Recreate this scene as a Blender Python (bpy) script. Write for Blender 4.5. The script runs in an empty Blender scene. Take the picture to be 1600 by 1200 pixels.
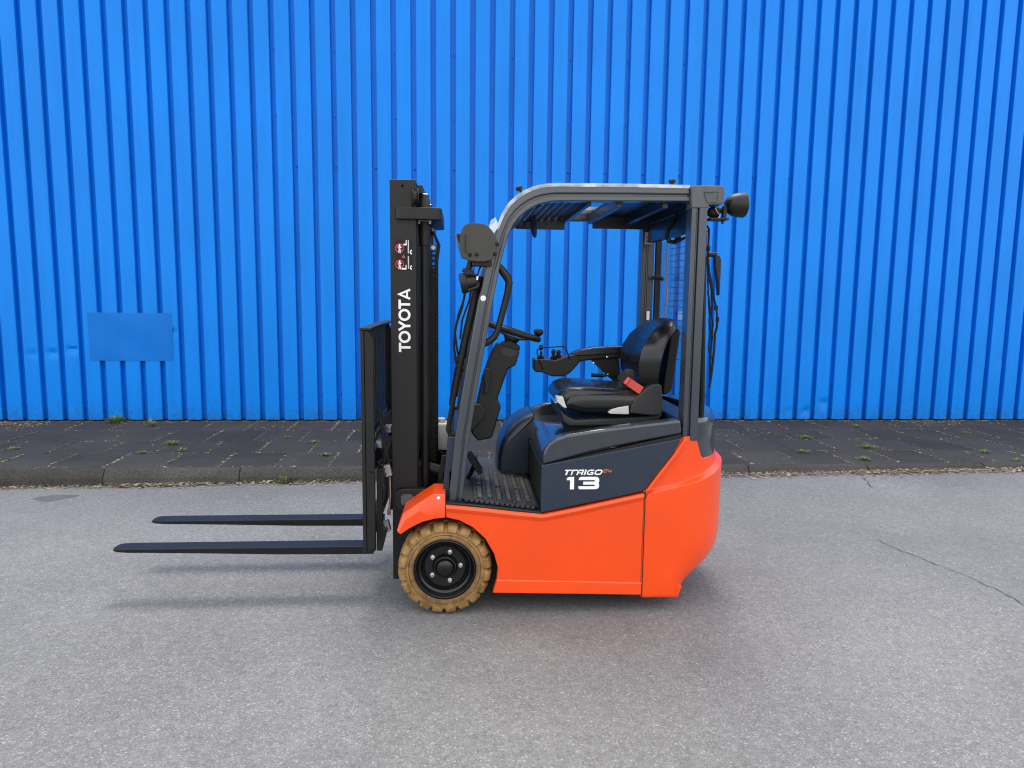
import bpy, bmesh, math, random
from mathutils import Vector, Matrix
random.seed(7)
R = math.radians
scene = bpy.context.scene
COL = scene.collection

# ------------------------------------------------------------------ camera
F_PX, PITCH, YAW, ROLL = 1109.0, R(7.05), R(4.1), R(0.66)
CAM = Vector((0.0755, -3.197, 1.482))
fw = Vector((math.sin(YAW)*math.cos(PITCH), math.cos(YAW)*math.cos(PITCH), -math.sin(PITCH)))
rt = Vector((math.cos(YAW), -math.sin(YAW), 0))
up = rt.cross(fw)
rt, up = rt*math.cos(ROLL)+up*math.sin(ROLL), up*math.cos(ROLL)-rt*math.sin(ROLL)
cam = bpy.data.objects.new('camera', bpy.data.cameras.new('camera'))
COL.objects.link(cam)
cam.matrix_world = Matrix(((rt.x, up.x, -fw.x, CAM.x), (rt.y, up.y, -fw.y, CAM.y), (rt.z, up.z, -fw.z, CAM.z), (0, 0, 0, 1)))
cam.data.sensor_width = 36.0
cam.data.lens = F_PX/1600*36
cam.data.clip_start = 0.05
cam.data.clip_end = 2000
scene.camera = cam

# ------------------------------------------------------------------ sky and sun
SUN_EL = R(66)
world = bpy.data.worlds.new('World'); scene.world = world
world.use_nodes = True
wn = world.node_tree; wn.nodes.clear()
w_out = wn.nodes.new('ShaderNodeOutputWorld'); w_bg = wn.nodes.new('ShaderNodeBackground')
w_sky = wn.nodes.new('ShaderNodeTexSky'); w_sky.sky_type = 'NISHITA'; w_sky.sun_disc = False
w_sky.sun_elevation = SUN_EL; w_sky.sun_rotation = 0.0
w_tc = wn.nodes.new('ShaderNodeTexCoord'); w_noise = wn.nodes.new('ShaderNodeTexNoise')
w_noise.inputs['Scale'].default_value = 2.2; w_noise.inputs['Detail'].default_value = 6
w_ramp = wn.nodes.new('ShaderNodeMapRange')
w_ramp.inputs['From Min'].default_value = 0.38; w_ramp.inputs['From Max'].default_value = 0.6
w_ramp.inputs['To Min'].default_value = 0.45; w_ramp.inputs['To Max'].default_value = 0.95
w_mix = wn.nodes.new('ShaderNodeMix'); w_mix.data_type = 'RGBA'
w_mix.inputs['B'].default_value = (11.2, 11.1, 11.1, 1)          # thin bright cloud
wn.links.new(w_tc.outputs['Generated'], w_noise.inputs['Vector'])
wn.links.new(w_noise.outputs['Fac'], w_ramp.inputs['Value'])
wn.links.new(w_ramp.outputs['Result'], w_mix.inputs['Factor'])
wn.links.new(w_sky.outputs['Color'], w_mix.inputs['A'])
wn.links.new(w_mix.outputs['Result'], w_bg.inputs['Color'])
wn.links.new(w_bg.outputs['Background'], w_out.inputs['Surface'])
w_bg.inputs['Strength'].default_value = 0.10
sun = bpy.data.objects.new('sun', bpy.data.lights.new('sun', 'SUN')); COL.objects.link(sun)
sun.data.energy = 0.8; sun.data.angle = R(17); sun.data.color = (1.0, 0.96, 0.9)
sun.rotation_euler = (-(math.pi/2-SUN_EL), 0, 0)
sun.location = (0, 20, 40)
vs = scene.view_settings
vs.view_transform = 'Standard'; vs.look = 'None'; vs.exposure = 1.15; vs.gamma = 1.0; vs.use_curve_mapping = False
scene.cycles.filter_width = 1.15; scene.cycles.max_bounces = 8; scene.cycles.transparent_max_bounces = 12

# ------------------------------------------------------------------ helpers
def at(x, y, Y):
    """photo pixel -> (X, Z) on the upright plane at depth Y"""
    d = fw*F_PX + rt*(x-800) + up*(600-y)
    t = (Y-CAM.y)/d.y
    return (CAM.x+d.x*t, CAM.z+d.z*t)
def ats(pts, Y): return [at(x, y, Y) for x, y in pts]
def ground(x, y, Z=0.0):
    d = fw*F_PX + rt*(x-800) + up*(600-y)
    t = (Z-CAM.z)/d.z
    return (CAM.x+d.x*t, CAM.y+d.y*t)

class MB:
    def __init__(s): s.v = []; s.f = []
    def add(s, vs_, fs):
        b = len(s.v); s.v += [tuple(v) for v in vs_]; s.f += [tuple(i+b for i in f) for f in fs]; return s
    def box(s, x0, x1, y0, y1, z0, z1):
        return s.add([(x0,y0,z0),(x1,y0,z0),(x1,y1,z0),(x0,y1,z0),(x0,y0,z1),(x1,y0,z1),(x1,y1,z1),(x0,y1,z1)],
                     [(0,3,2,1),(4,5,6,7),(0,1,5,4),(1,2,6,5),(2,3,7,6),(3,0,4,7)])
    def obox(s, c, ax, ay, az):
        """box with centre and three half-axis vectors"""
        c, ax, ay, az = Vector(c), Vector(ax), Vector(ay), Vector(az)
        vs_ = [c+ax*i+ay*j+az*k for k in (-1,1) for j in (-1,1) for i in (-1,1)]
        return s.add(vs_, [(0,2,3,1),(4,5,7,6),(0,1,5,4),(1,3,7,5),(3,2,6,7),(2,0,4,6)])
    def prism(s, prof, y0, y1):
        """(x,z) outline extruded along Y; outline counter-clockwise seen from -Y"""
        a = sum(prof[i][0]*prof[(i+1)%len(prof)][1]-prof[(i+1)%len(prof)][0]*prof[i][1] for i in range(len(prof)))
        if a < 0: prof = prof[::-1]
        n = len(prof)
        vs_ = [(x,y0,z) for x,z in prof]+[(x,y1,z) for x,z in prof]
        fs = [tuple(range(n)), tuple(range(2*n-1,n-1,-1))]
        fs += [(i+n, (i+1)%n+n, (i+1)%n, i) for i in range(n)]
        return s.add(vs_, fs)
    def ribbon(s, A, B, y0, y1):
        """strip between polylines A and B of (x,z), thick from y0 to y1"""
        n = len(A)
        vs_ = [(x,y0,z) for x,z in A]+[(x,y0,z) for x,z in B]+[(x,y1,z) for x,z in A]+[(x,y1,z) for x,z in B]
        fs = []
        for i in range(n-1):
            fs += [(i,i+1,n+i+1,n+i)[::-1], (2*n+i,3*n+i,3*n+i+1,2*n+i+1)[::-1],
                   (i,2*n+i,2*n+i+1,i+1)[::-1], (n+i,n+i+1,3*n+i+1,3*n+i)[::-1]]
        fs += [(0,n,3*n,2*n)[::-1], (n-1,3*n-1,4*n-1,2*n-1)[::-1]]
        return s.add(vs_, fs)
    def tube(s, pts, r, n=10, caps=True, flat=1.0):
        pts = [Vector(p) for p in pts]; rs = r if isinstance(r, (list, tuple)) else [r]*len(pts)
        prev = None; base = len(s.v); vs_ = []
        for i, p in enumerate(pts):
            t = (pts[min(i+1,len(pts)-1)]-pts[max(i-1,0)]).normalized()
            if prev is None:
                a = Vector((0,1,0)) if abs(t.y) < .9 else Vector((1,0,0))
                u = (a-t*a.dot(t)).normalized()
            else: u = (prev-t*prev.dot(t)).normalized()
            prev = u; w = t.cross(u)
            for k in range(n):
                an = 2*math.pi*k/n
                vs_.append(p+(u*math.cos(an)+w*math.sin(an)*flat)*rs[i])
        fs = [(i*n+k, i*n+(k+1)%n, (i+1)*n+(k+1)%n, (i+1)*n+k) for i in range(len(pts)-1) for k in range(n)]
        if caps: fs += [tuple(range(n))[::-1], tuple((len(pts)-1)*n+k for k in range(n))]
        return s.add(vs_, fs)
    def lathe(s, prof, c, ax, n=32, caps=True):
        """profile (radius, offset along axis) turned about axis through c"""
        c = Vector(c); ax = Vector(ax).normalized()
        a = Vector((0,0,1)) if abs(ax.z) < .9 else Vector((1,0,0))
        u = (a-ax*a.dot(ax)).normalized(); w = ax.cross(u)
        vs_ = [c+ax*t+(u*math.cos(2*math.pi*k/n)+w*math.sin(2*math.pi*k/n))*max(r,1e-4) for r,t in prof for k in range(n)]
        m = len(prof)
        fs = [(i*n+k, i*n+(k+1)%n, (i+1)*n+(k+1)%n, (i+1)*n+k) for i in range(m-1) for k in range(n)]
        if caps: fs += [tuple(range(n))[::-1], tuple((m-1)*n+k for k in range(n))]
        return s.add(vs_, fs)
    def cyl(s, a, b, r, n=16): return s.tube([a, b], r, n)
    def loft(s, loops, caps=True):
        n = len(loops[0]); vs_ = [v for l in loops for v in l]
        fs = [(i*n+k, i*n+(k+1)%n, (i+1)*n+(k+1)%n, (i+1)*n+k) for i in range(len(loops)-1) for k in range(n)]
        if caps: fs += [tuple(range(n))[::-1], tuple((len(loops)-1)*n+k for k in range(n))]
        return s.add(vs_, fs)
    def grid(s, rows):
        n = len(rows[0]); vs_ = [v for r_ in rows for v in r_]
        return s.add(vs_, [(i*n+k, i*n+k+1, (i+1)*n+k+1, (i+1)*n+k) for i in range(len(rows)-1) for k in range(n-1)])
    def mesh(s, name):
        me = bpy.data.meshes.new(name); me.from_pydata(s.v, [], s.f); return me

def rrect(a0, a1, b0, b1, r, n=4):
    """rounded rectangle loop in a plane (a,b)"""
    r = min(r, (a1-a0)/2*.98, (b1-b0)/2*.98); out = []
    for ca, cb, st in ((a1-r,b1-r,0),(a0+r,b1-r,1),(a0+r,b0+r,2),(a1-r,b0+r,3)):
        for k in range(n+1):
            an = math.pi/2*(st+k/n); out.append((ca+r*math.cos(an), cb+r*math.sin(an)))
    return out

def fix_normals(me):
    bm = bmesh.new(); bm.from_mesh(me); bmesh.ops.recalc_face_normals(bm, faces=bm.faces); bm.to_mesh(me); bm.free()

WLOC = {}
def link(o, parent=None):
    COL.objects.link(o)
    if parent is not None:
        o.parent = parent
        o.matrix_parent_inverse = Matrix.Translation(-WLOC.get(parent.name, Vector((0,0,0))))
def obj(name, mb, mat, parent=None, bevel=0, seg=2, smooth=35, recalc=True, subsurf=0):
    me = mb if isinstance(mb, bpy.types.Mesh) else mb.mesh(name)
    if recalc: fix_normals(me)
    if mat: me.materials.append(mat)
    for p in me.polygons: p.use_smooth = True
    if subsurf == 0: me.set_sharp_from_angle(angle=R(smooth))
    o = bpy.data.objects.new(name, me); link(o, parent)
    if subsurf:
        m = o.modifiers.new('sub', 'SUBSURF'); m.levels = subsurf; m.render_levels = subsurf
    if bevel:
        m = o.modifiers.new('bevel', 'BEVEL'); m.width = bevel; m.segments = seg; m.limit_method = 'ANGLE'; m.angle_limit = R(30); m.harden_normals = True
    return o
def tag(o, label=None, cat=None, group=None, kind=None):
    if label: o['label'] = label
    if cat: o['category'] = cat
    if group: o['group'] = group
    if kind: o['kind'] = kind
    return o
def empty(name, loc, label, cat):
    o = bpy.data.objects.new(name, None); COL.objects.link(o); o.location = loc
    WLOC[o.name] = Vector(loc); o.empty_display_size = .1
    return tag(o, label, cat)

# ------------------------------------------------------------------ materials
def mat_new(name):
    m = bpy.data.materials.new(name); m.use_nodes = True
    nt = m.node_tree; b = nt.nodes['Principled BSDF']; return m, nt, b
def N(nt, t, **kw):
    n = nt.nodes.new(t)
    for k, v in kw.items():
        if k in n.inputs: n.inputs[k].default_value = v
        else: setattr(n, k, v)
    return n
def simple(name, col, rough=.5, metal=0, coat=0, var=.12, vscale=6, bump=0, bscale=60, spec=.5, rvar=.1, detail=4, dust=0, dust_col=(.25,.23,.2)):
    """paint-like procedural: colour varied by noise, roughness smudges, fine bump, dust that settles in patches"""
    m, nt, b = mat_new(name)
    tc = N(nt, 'ShaderNodeTexCoord'); n1 = N(nt, 'ShaderNodeTexNoise', Scale=vscale, Detail=detail)
    nt.links.new(tc.outputs['Object'], n1.inputs['Vector'])
    mr = N(nt, 'ShaderNodeMapRange'); mr.inputs['From Min'].default_value = .3; mr.inputs['From Max'].default_value = .7
    mr.inputs['To Min'].default_value = 1-var; mr.inputs['To Max'].default_value = 1+var
    nt.links.new(n1.outputs['Fac'], mr.inputs['Value'])
    mx = N(nt, 'ShaderNodeMix', data_type='RGBA', blend_type='MULTIPLY'); mx.inputs['Factor'].default_value = 1
    mx.inputs['A'].default_value = (*col, 1); nt.links.new(mr.outputs['Result'], mx.inputs['B'])
    last = mx.outputs['Result']
    if dust:
        n3 = N(nt, 'ShaderNodeTexNoise', Scale=9, Detail=8, Roughness=.7); nt.links.new(tc.outputs['Object'], n3.inputs['Vector'])
        d = N(nt, 'ShaderNodeMapRange'); d.inputs['From Min'].default_value = .45; d.inputs['From Max'].default_value = .75
        d.inputs['To Max'].default_value = dust; nt.links.new(n3.outputs['Fac'], d.inputs['Value'])
        mm = N(nt, 'ShaderNodeMix', data_type='RGBA'); mm.inputs['B'].default_value = (*dust_col, 1)
        nt.links.new(d.outputs['Result'], mm.inputs['Factor']); nt.links.new(last, mm.inputs['A']); last = mm.outputs['Result']
    nt.links.new(last, b.inputs['Base Color'])
    n2 = N(nt, 'ShaderNodeTexNoise', Scale=vscale*3.1, Detail=5); nt.links.new(tc.outputs['Object'], n2.inputs['Vector'])
    rr = N(nt, 'ShaderNodeMapRange'); rr.inputs['To Min'].default_value = max(rough-rvar, .02); rr.inputs['To Max'].default_value = min(rough+rvar, 1)
    nt.links.new(n2.outputs['Fac'], rr.inputs['Value']); nt.links.new(rr.outputs['Result'], b.inputs['Roughness'])
    b.inputs['Metallic'].default_value = metal; b.inputs['Coat Weight'].default_value = coat; b.inputs['Coat Roughness'].default_value = .08
    b.inputs['Specular IOR Level'].default_value = spec
    if bump:
        n4 = N(nt, 'ShaderNodeTexNoise', Scale=bscale, Detail=3); nt.links.new(tc.outputs['Object'], n4.inputs['Vector'])
        bp = N(nt, 'ShaderNodeBump', Strength=bump, Distance=.004); nt.links.new(n4.outputs['Fac'], bp.inputs['Height'])
        nt.links.new(bp.outputs['Normal'], b.inputs['Normal'])
    return m
M = {}
M['orange'] = simple('orange_paint', (.81,.062,.001), .33, coat=.15, var=.05, vscale=3, bump=.02, bscale=14, rvar=.06)
M['orange_inner'] = simple('orange_edge', (.62,.03,.006), .4, var=.04)
M['slate'] = simple('slate_paint', (.012,.021,.040), .34, coat=.1, var=.06, vscale=4, dust=.03)
M['slate_gloss'] = simple('slate_gloss', (.028,.034,.044), .16, coat=.5, var=.06, vscale=4, dust=.04, rvar=.05)
M['guard'] = simple('guard_paint', (.043,.050,.060), .25, coat=.35, var=.06, vscale=8, rvar=.03)
M['black'] = simple('black_paint', (.0085,.0082,.0076), .48, var=.1, vscale=5, dust=.06, dust_col=(.035,.033,.03), spec=.35)
M['black_blue'] = simple('fork_paint', (.006,.006,.007), .5, var=.15, vscale=8, spec=.28)
M['plastic'] = simple('black_plastic', (.0085,.0085,.0087), .42, var=.1, vscale=14, bump=.03, bscale=300, dust=.03, dust_col=(.06,.058,.053), spec=.35)
M['grey_plastic'] = simple('charcoal_plastic', (.022,.0225,.023), .55, var=.1, vscale=14, bump=.08, bscale=350)
M['vinyl'] = simple('black_vinyl', (.007,.0073,.008), .27, var=.12, vscale=8, bump=.03, bscale=60, rvar=.06)
M['rubber'] = simple('black_rubber', (.006,.006,.006), .6, var=.2, vscale=20, spec=.3)
M['chrome'] = simple('zinc_plate', (.75,.75,.74), .25, metal=1, var=.1, vscale=40)
M['steel'] = simple('dull_steel', (.35,.34,.33), .4, metal=.8, var=.25, vscale=50)
M['white'] = simple('white_vinyl', (.8,.8,.8), .5, var=.03)
M['red'] = simple('red_print', (.6,.03,.03), .5, var=.03)
M['orange_print'] = simple('orange_print', (.42,.10,.03), .5, var=.03)
M['belt'] = simple('red_buckle', (.5,.035,.02), .4, var=.1, vscale=30)
M['belt_bright'] = simple('red_button', (.75,.05,.05), .35, var=.05)
M['silver'] = simple('pale_grey_plastic', (.55,.55,.53), .4, var=.06, vscale=20)
M['tank'] = simple('milky_plastic', (.62,.62,.6), .45, var=.05)
M['copper'] = simple('copper_trim', (.30,.12,.06), .5, var=.1)
M['blue_label'] = simple('blue_label', (.03,.14,.3), .5, var=.2, vscale=120)
M['lens'] = simple('dark_lens', (.08,.09,.10), .12, var=.1)
M['seam'] = simple('gap_shadow_rubber', (.01,.008,.008), .8)

def tyre_mat():
    m, nt, b = mat_new('tan_rubber'); tc = N(nt, 'ShaderNodeTexCoord')
    n1 = N(nt, 'ShaderNodeTexNoise', Scale=28, Detail=6, Roughness=.65); nt.links.new(tc.outputs['Object'], n1.inputs['Vector'])
    cr = N(nt, 'ShaderNodeValToRGB'); nt.links.new(n1.outputs['Fac'], cr.inputs['Fac'])
    e = cr.color_ramp.elements; e[0].position = .28; e[0].color = (.10,.052,.016,1); e[1].position = .72; e[1].color = (.37,.215,.07,1)
    x = e.new(.5); x.color = (.26,.148,.046,1)
    # brown band on the sidewall, darker towards the rim
    w = N(nt, 'ShaderNodeVectorMath', operation='LENGTH')
    sp = N(nt, 'ShaderNodeSeparateXYZ'); nt.links.new(tc.outputs['Object'], sp.inputs[0])
    cb = N(nt, 'ShaderNodeCombineXYZ'); nt.links.new(sp.outputs['X'], cb.inputs['X']); nt.links.new(sp.outputs['Z'], cb.inputs['Z'])
    nt.links.new(cb.outputs[0], w.inputs[0])
    mr = N(nt, 'ShaderNodeMapRange', interpolation_type='SMOOTHSTEP'); mr.inputs['From Min'].default_value = .150; mr.inputs['From Max'].default_value = .172
    mr.inputs['To Min'].default_value = 1.2; mr.inputs['To Max'].default_value = 0
    nt.links.new(w.outputs['Value'], mr.inputs['Value'])
    n2 = N(nt, 'ShaderNodeTexNoise', Scale=9, Detail=5); nt.links.new(tc.outputs['Object'], n2.inputs['Vector'])
    mu = N(nt, 'ShaderNodeMath', operation='MULTIPLY'); nt.links.new(mr.outputs['Result'], mu.inputs[0]); nt.links.new(n2.outputs['Fac'], mu.inputs[1])
    mx = N(nt, 'ShaderNodeMix', data_type='RGBA'); mx.inputs['B'].default_value = (.075,.034,.018,1)
    nt.links.new(mu.outputs[0], mx.inputs['Factor']); nt.links.new(cr.outputs['Color'], mx.inputs['A'])
    nt.links.new(mx.outputs['Result'], b.inputs['Base Color']); b.inputs['Roughness'].default_value = .6
    n3 = N(nt, 'ShaderNodeTexNoise', Scale=160, Detail=3); nt.links.new(tc.outputs['Object'], n3.inputs['Vector'])
    bp = N(nt, 'ShaderNodeBump', Strength=.25, Distance=.003); nt.links.new(n3.outputs['Fac'], bp.inputs['Height']); nt.links.new(bp.outputs['Normal'], b.inputs['Normal'])
    return m
M['tyre'] = tyre_mat()

def glass_mat(name, tint=(.93,.97,1.0), gloss=.9):
    m = bpy.data.materials.new(name); m.use_nodes = True; nt = m.node_tree; nt.nodes.clear()
    o = N(nt, 'ShaderNodeOutputMaterial'); t = N(nt, 'ShaderNodeBsdfTransparent'); t.inputs['Color'].default_value = (*tint, 1)
    g = N(nt, 'ShaderNodeBsdfGlossy'); g.inputs['Roughness'].default_value = .03
    f = N(nt, 'ShaderNodeFresnel'); f.inputs['IOR'].default_value = 1.45
    mu = N(nt, 'ShaderNodeMath', operation='MULTIPLY'); mu.inputs[1].default_value = gloss
    mx = N(nt, 'ShaderNodeMixShader'); nt.links.new(f.outputs[0], mu.inputs[0]); nt.links.new(mu.outputs[0], mx.inputs[0])
    nt.links.new(t.outputs[0], mx.inputs[1]); nt.links.new(g.outputs[0], mx.inputs[2]); nt.links.new(mx.outputs[0], o.inputs['Surface'])
    return m
M['glass'] = glass_mat('window_glass', (.95,.965,.98), .35)
def film_mat():
    m, nt, b = mat_new('clear_film'); tc = N(nt, 'ShaderNodeTexCoord')
    n1 = N(nt, 'ShaderNodeTexNoise', Scale=14, Detail=3); nt.links.new(tc.outputs['Object'], n1.inputs['Vector'])
    mr = N(nt, 'ShaderNodeMapRange'); mr.inputs['From Min'].default_value=.35; mr.inputs['From Max'].default_value=.65; mr.inputs['To Min'].default_value = .3; mr.inputs['To Max'].default_value = .8
    nt.links.new(n1.outputs['Fac'], mr.inputs['Value']); nt.links.new(mr.outputs['Result'], b.inputs['Alpha'])
    b.inputs['Base Color'].default_value = (.7,.72,.75,1); b.inputs['Roughness'].default_value = .15
    bp = N(nt, 'ShaderNodeBump', Strength=.6, Distance=.004); nt.links.new(n1.outputs['Fac'], bp.inputs['Height']); nt.links.new(bp.outputs['Normal'], b.inputs['Normal'])
    return m
M['film'] = film_mat()

def wall_mat(name, col, dirt=True):
    m, nt, b = mat_new(name); geo = N(nt, 'ShaderNodeNewGeometry')
    n1 = N(nt, 'ShaderNodeTexNoise', Scale=1.3, Detail=5); nt.links.new(geo.outputs['Position'], n1.inputs['Vector'])
    mp = N(nt, 'ShaderNodeMapping'); mp.inputs['Scale'].default_value = (14, 14, .8); nt.links.new(geo.outputs['Position'], mp.inputs['Vector'])
    n2 = N(nt, 'ShaderNodeTexNoise', Scale=1.0, Detail=6); nt.links.new(mp.outputs[0], n2.inputs['Vector'])
    ad = N(nt, 'ShaderNodeMath', operation='ADD'); nt.links.new(n1.outputs['Fac'], ad.inputs[0]); nt.links.new(n2.outputs['Fac'], ad.inputs[1])
    mr = N(nt, 'ShaderNodeMapRange'); mr.inputs['From Min'].default_value = .7; mr.inputs['From Max'].default_value = 1.3
    mr.inputs['To Min'].default_value = .92; mr.inputs['To Max'].default_value = 1.07; nt.links.new(ad.outputs[0], mr.inputs['Value'])
    mx = N(nt, 'ShaderNodeMix', data_type='RGBA', blend_type='MULTIPLY'); mx.inputs['Factor'].default_value = 1; mx.inputs['A'].default_value = (*col, 1)
    nt.links.new(mr.outputs['Result'], mx.inputs['B']); last = mx.outputs['Result']
    # splash dirt thrown up from the pavement: speckles that thin out upward
    sp = N(nt, 'ShaderNodeSeparateXYZ'); nt.links.new(geo.outputs['Position'], sp.inputs[0])
    h = N(nt, 'ShaderNodeMapRange'); h.inputs['From Min'].default_value = .12; h.inputs['From Max'].default_value = .55; h.inputs['To Min'].default_value = .34; h.inputs['To Max'].default_value = -.05
    nt.links.new(sp.outputs['Z'], h.inputs['Value'])
    n3 = N(nt, 'ShaderNodeTexNoise', Scale=22, Detail=8, Roughness=.75); nt.links.new(geo.outputs['Position'], n3.inputs['Vector'])
    a2 = N(nt, 'ShaderNodeMath', operation='ADD'); nt.links.new(h.outputs['Result'], a2.inputs[0]); nt.links.new(n3.outputs['Fac'], a2.inputs[1])
    r2 = N(nt, 'ShaderNodeMapRange'); r2.inputs['From Min'].default_value = .68; r2.inputs['From Max'].default_value = .95; r2.inputs['To Max'].default_value = .55
    nt.links.new(a2.outputs[0], r2.inputs['Value'])
    m2 = N(nt, 'ShaderNodeMix', data_type='RGBA'); m2.inputs['B'].default_value = (.03,.05,.09,1)
    nt.links.new(r2.outputs['Result'], m2.inputs['Factor']); nt.links.new(last, m2.inputs['A'])
    nt.links.new(m2.outputs['Result'], b.inputs['Base Color'])
    # chips
    b.inputs['Roughness'].default_value = .34; b.inputs['Specular IOR Level'].default_value = .2
    n4 = N(nt, 'ShaderNodeTexNoise', Scale=420, Detail=2); nt.links.new(geo.outputs['Position'], n4.inputs['Vector'])
    bp = N(nt, 'ShaderNodeBump', Strength=.06, Distance=.002); nt.links.new(n4.outputs['Fac'], bp.inputs['Height']); nt.links.new(bp.outputs['Normal'], b.inputs['Normal'])
    return m
M['wall'] = wall_mat('blue_cladding', (.0003,.200,.72))
M['plate'] = wall_mat('blue_plate', (.0003,.150,.56))

def asphalt_mat():
    m, nt, b = mat_new('asphalt'); geo = N(nt, 'ShaderNodeNewGeometry')
    v1 = N(nt, 'ShaderNodeTexVoronoi', Scale=190.0); v1.inputs['Randomness'].default_value = 1
    nt.links.new(geo.outputs['Position'], v1.inputs['Vector'])
    wn_ = N(nt, 'ShaderNodeSeparateColor'); nt.links.new(v1.outputs['Color'], wn_.inputs[0])
    cr = N(nt, 'ShaderNodeValToRGB'); nt.links.new(wn_.outputs[0], cr.inputs['Fac'])
    e = cr.color_ramp.elements; e[0].position = 0; e[0].color = (.11,.11,.109,1); e[1].position = 1; e[1].color = (.31,.308,.302,1)
    for p, c in ((.25,.142),(.6,.165),(.93,.19)): x = e.new(p); x.color = (c,c*.995,c*.98,1)
    n1 = N(nt, 'ShaderNodeTexNoise', Scale=.7, Detail=6, Roughness=.6); nt.links.new(geo.outputs['Position'], n1.inputs['Vector'])
    mr = N(nt, 'ShaderNodeMapRange'); mr.inputs['From Min'].default_value = .3; mr.inputs['From Max'].default_value = .7; mr.inputs['To Min'].default_value = .82; mr.inputs['To Max'].default_value = 1.16
    nt.links.new(n1.outputs['Fac'], mr.inputs['Value'])
    mx = N(nt, 'ShaderNodeMix', data_type='RGBA', blend_type='MULTIPLY'); mx.inputs['Factor'].default_value = 1
    nt.links.new(cr.outputs['Color'], mx.inputs['A']); nt.links.new(mr.outputs['Result'], mx.inputs['B'])
    n5 = N(nt, 'ShaderNodeTexNoise', Scale=38, Detail=4, Roughness=.7); nt.links.new(geo.outputs['Position'], n5.inputs['Vector'])
    m5 = N(nt, 'ShaderNodeMapRange'); m5.inputs['From Min'].default_value = .3; m5.inputs['From Max'].default_value = .7; m5.inputs['To Min'].default_value = .8; m5.inputs['To Max'].default_value = 1.2
    nt.links.new(n5.outputs['Fac'], m5.inputs['Value'])
    mx5 = N(nt, 'ShaderNodeMix', data_type='RGBA', blend_type='MULTIPLY'); mx5.inputs['Factor'].default_value = 1
    nt.links.new(mx.outputs['Result'], mx5.inputs['A']); nt.links.new(m5.outputs['Result'], mx5.inputs['B'])
    nt.links.new(mx5.outputs['Result'], b.inputs['Base Color'])
    b.inputs['Roughness'].default_value = .75
    bp = N(nt, 'ShaderNodeBump', Strength=.25, Distance=.003); bp.invert = True
    nt.links.new(v1.outputs['Distance'], bp.inputs['Height']); nt.links.new(bp.outputs['Normal'], b.inputs['Normal'])
    return m
M['asphalt'] = asphalt_mat()
def stone_mat(name, c0, c1, scale=260, rough=.85, big=2.0, bump=.4):
    m, nt, b = mat_new(name); geo = N(nt, 'ShaderNodeNewGeometry')
    n1 = N(nt, 'ShaderNodeTexNoise', Scale=scale, Detail=3, Roughness=.7); nt.links.new(geo.outputs['Position'], n1.inputs['Vector'])
    cr = N(nt, 'ShaderNodeValToRGB'); nt.links.new(n1.outputs['Fac'], cr.inputs['Fac'])
    e = cr.color_ramp.elements; e[0].position = .3; e[0].color = (*c0,1); e[1].position = .72; e[1].color = (*c1,1)
    n2 = N(nt, 'ShaderNodeTexNoise', Scale=big, Detail=7, Roughness=.65); nt.links.new(geo.outputs['Position'], n2.inputs['Vector'])
    oi = N(nt, 'ShaderNodeObjectInfo')
    ad = N(nt, 'ShaderNodeMath', operation='ADD'); nt.links.new(n2.outputs['Fac'], ad.inputs[0])
    rs = N(nt, 'ShaderNodeMath', operation='MULTIPLY'); rs.inputs[1].default_value = .3; nt.links.new(oi.outputs['Random'], rs.inputs[0]); nt.links.new(rs.outputs[0], ad.inputs[1])
    mr = N(nt, 'ShaderNodeMapRange'); mr.inputs['From Min'].default_value = .35; mr.inputs['From Max'].default_value = .95; mr.inputs['To Min'].default_value = .7; mr.inputs['To Max'].default_value = 1.5
    nt.links.new(ad.outputs[0], mr.inputs['Value'])
    mx = N(nt, 'ShaderNodeMix', data_type='RGBA', blend_type='MULTIPLY'); mx.inputs['Factor'].default_value = 1
    nt.links.new(cr.outputs['Color'], mx.inputs['A']); nt.links.new(mr.outputs['Result'], mx.inputs['B']); nt.links.new(mx.outputs['Result'], b.inputs['Base Color'])
    b.inputs['Roughness'].default_value = rough; b.inputs['Specular IOR Level'].default_value = .3
    bp = N(nt, 'ShaderNodeBump', Strength=bump, Distance=.003); nt.links.new(n1.outputs['Fac'], bp.inputs['Height']); nt.links.new(bp.outputs['Normal'], b.inputs['Normal'])
    return m
M['slab'] = stone_mat('dark_concrete_slab', (.022,.0203,.0175), (.060,.056,.049), 160)
M['kerb'] = stone_mat('kerb_concrete', (.010,.0095,.0085), (.082,.078,.071), 130, big=3)
M['soil'] = stone_mat('joint_soil', (.05,.043,.033), (.22,.185,.13), 90)
M['concrete'] = stone_mat('plinth_concrete', (.03,.03,.03), (.07,.07,.068), 120)
def leafy(name, cols, rough=.7):
    m, nt, b = mat_new(name); geo = N(nt, 'ShaderNodeNewGeometry')
    cr = N(nt, 'ShaderNodeValToRGB'); nt.links.new(geo.outputs['Random Per Island'], cr.inputs['Fac'])
    e = cr.color_ramp.elements; e[0].color = (*cols[0],1); e[1].color = (*cols[-1],1)
    for i, c in enumerate(cols[1:-1]): x = e.new((i+1)/(len(cols)-1)); x.color = (*c,1)
    nt.links.new(cr.outputs['Color'], b.inputs['Base Color']); b.inputs['Roughness'].default_value = rough
    return m
M['grass'] = leafy('weed_green', [(.06,.11,.022),(.13,.20,.045),(.22,.28,.09)])
M['dull_grass'] = leafy('weed_grey_green', [(.09,.12,.045),(.18,.2,.09),(.3,.29,.15)])
M['dry'] = leafy('dry_litter', [(.06,.04,.025),(.2,.14,.08),(.32,.25,.15),(.42,.36,.25),(.12,.08,.05)])

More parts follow.
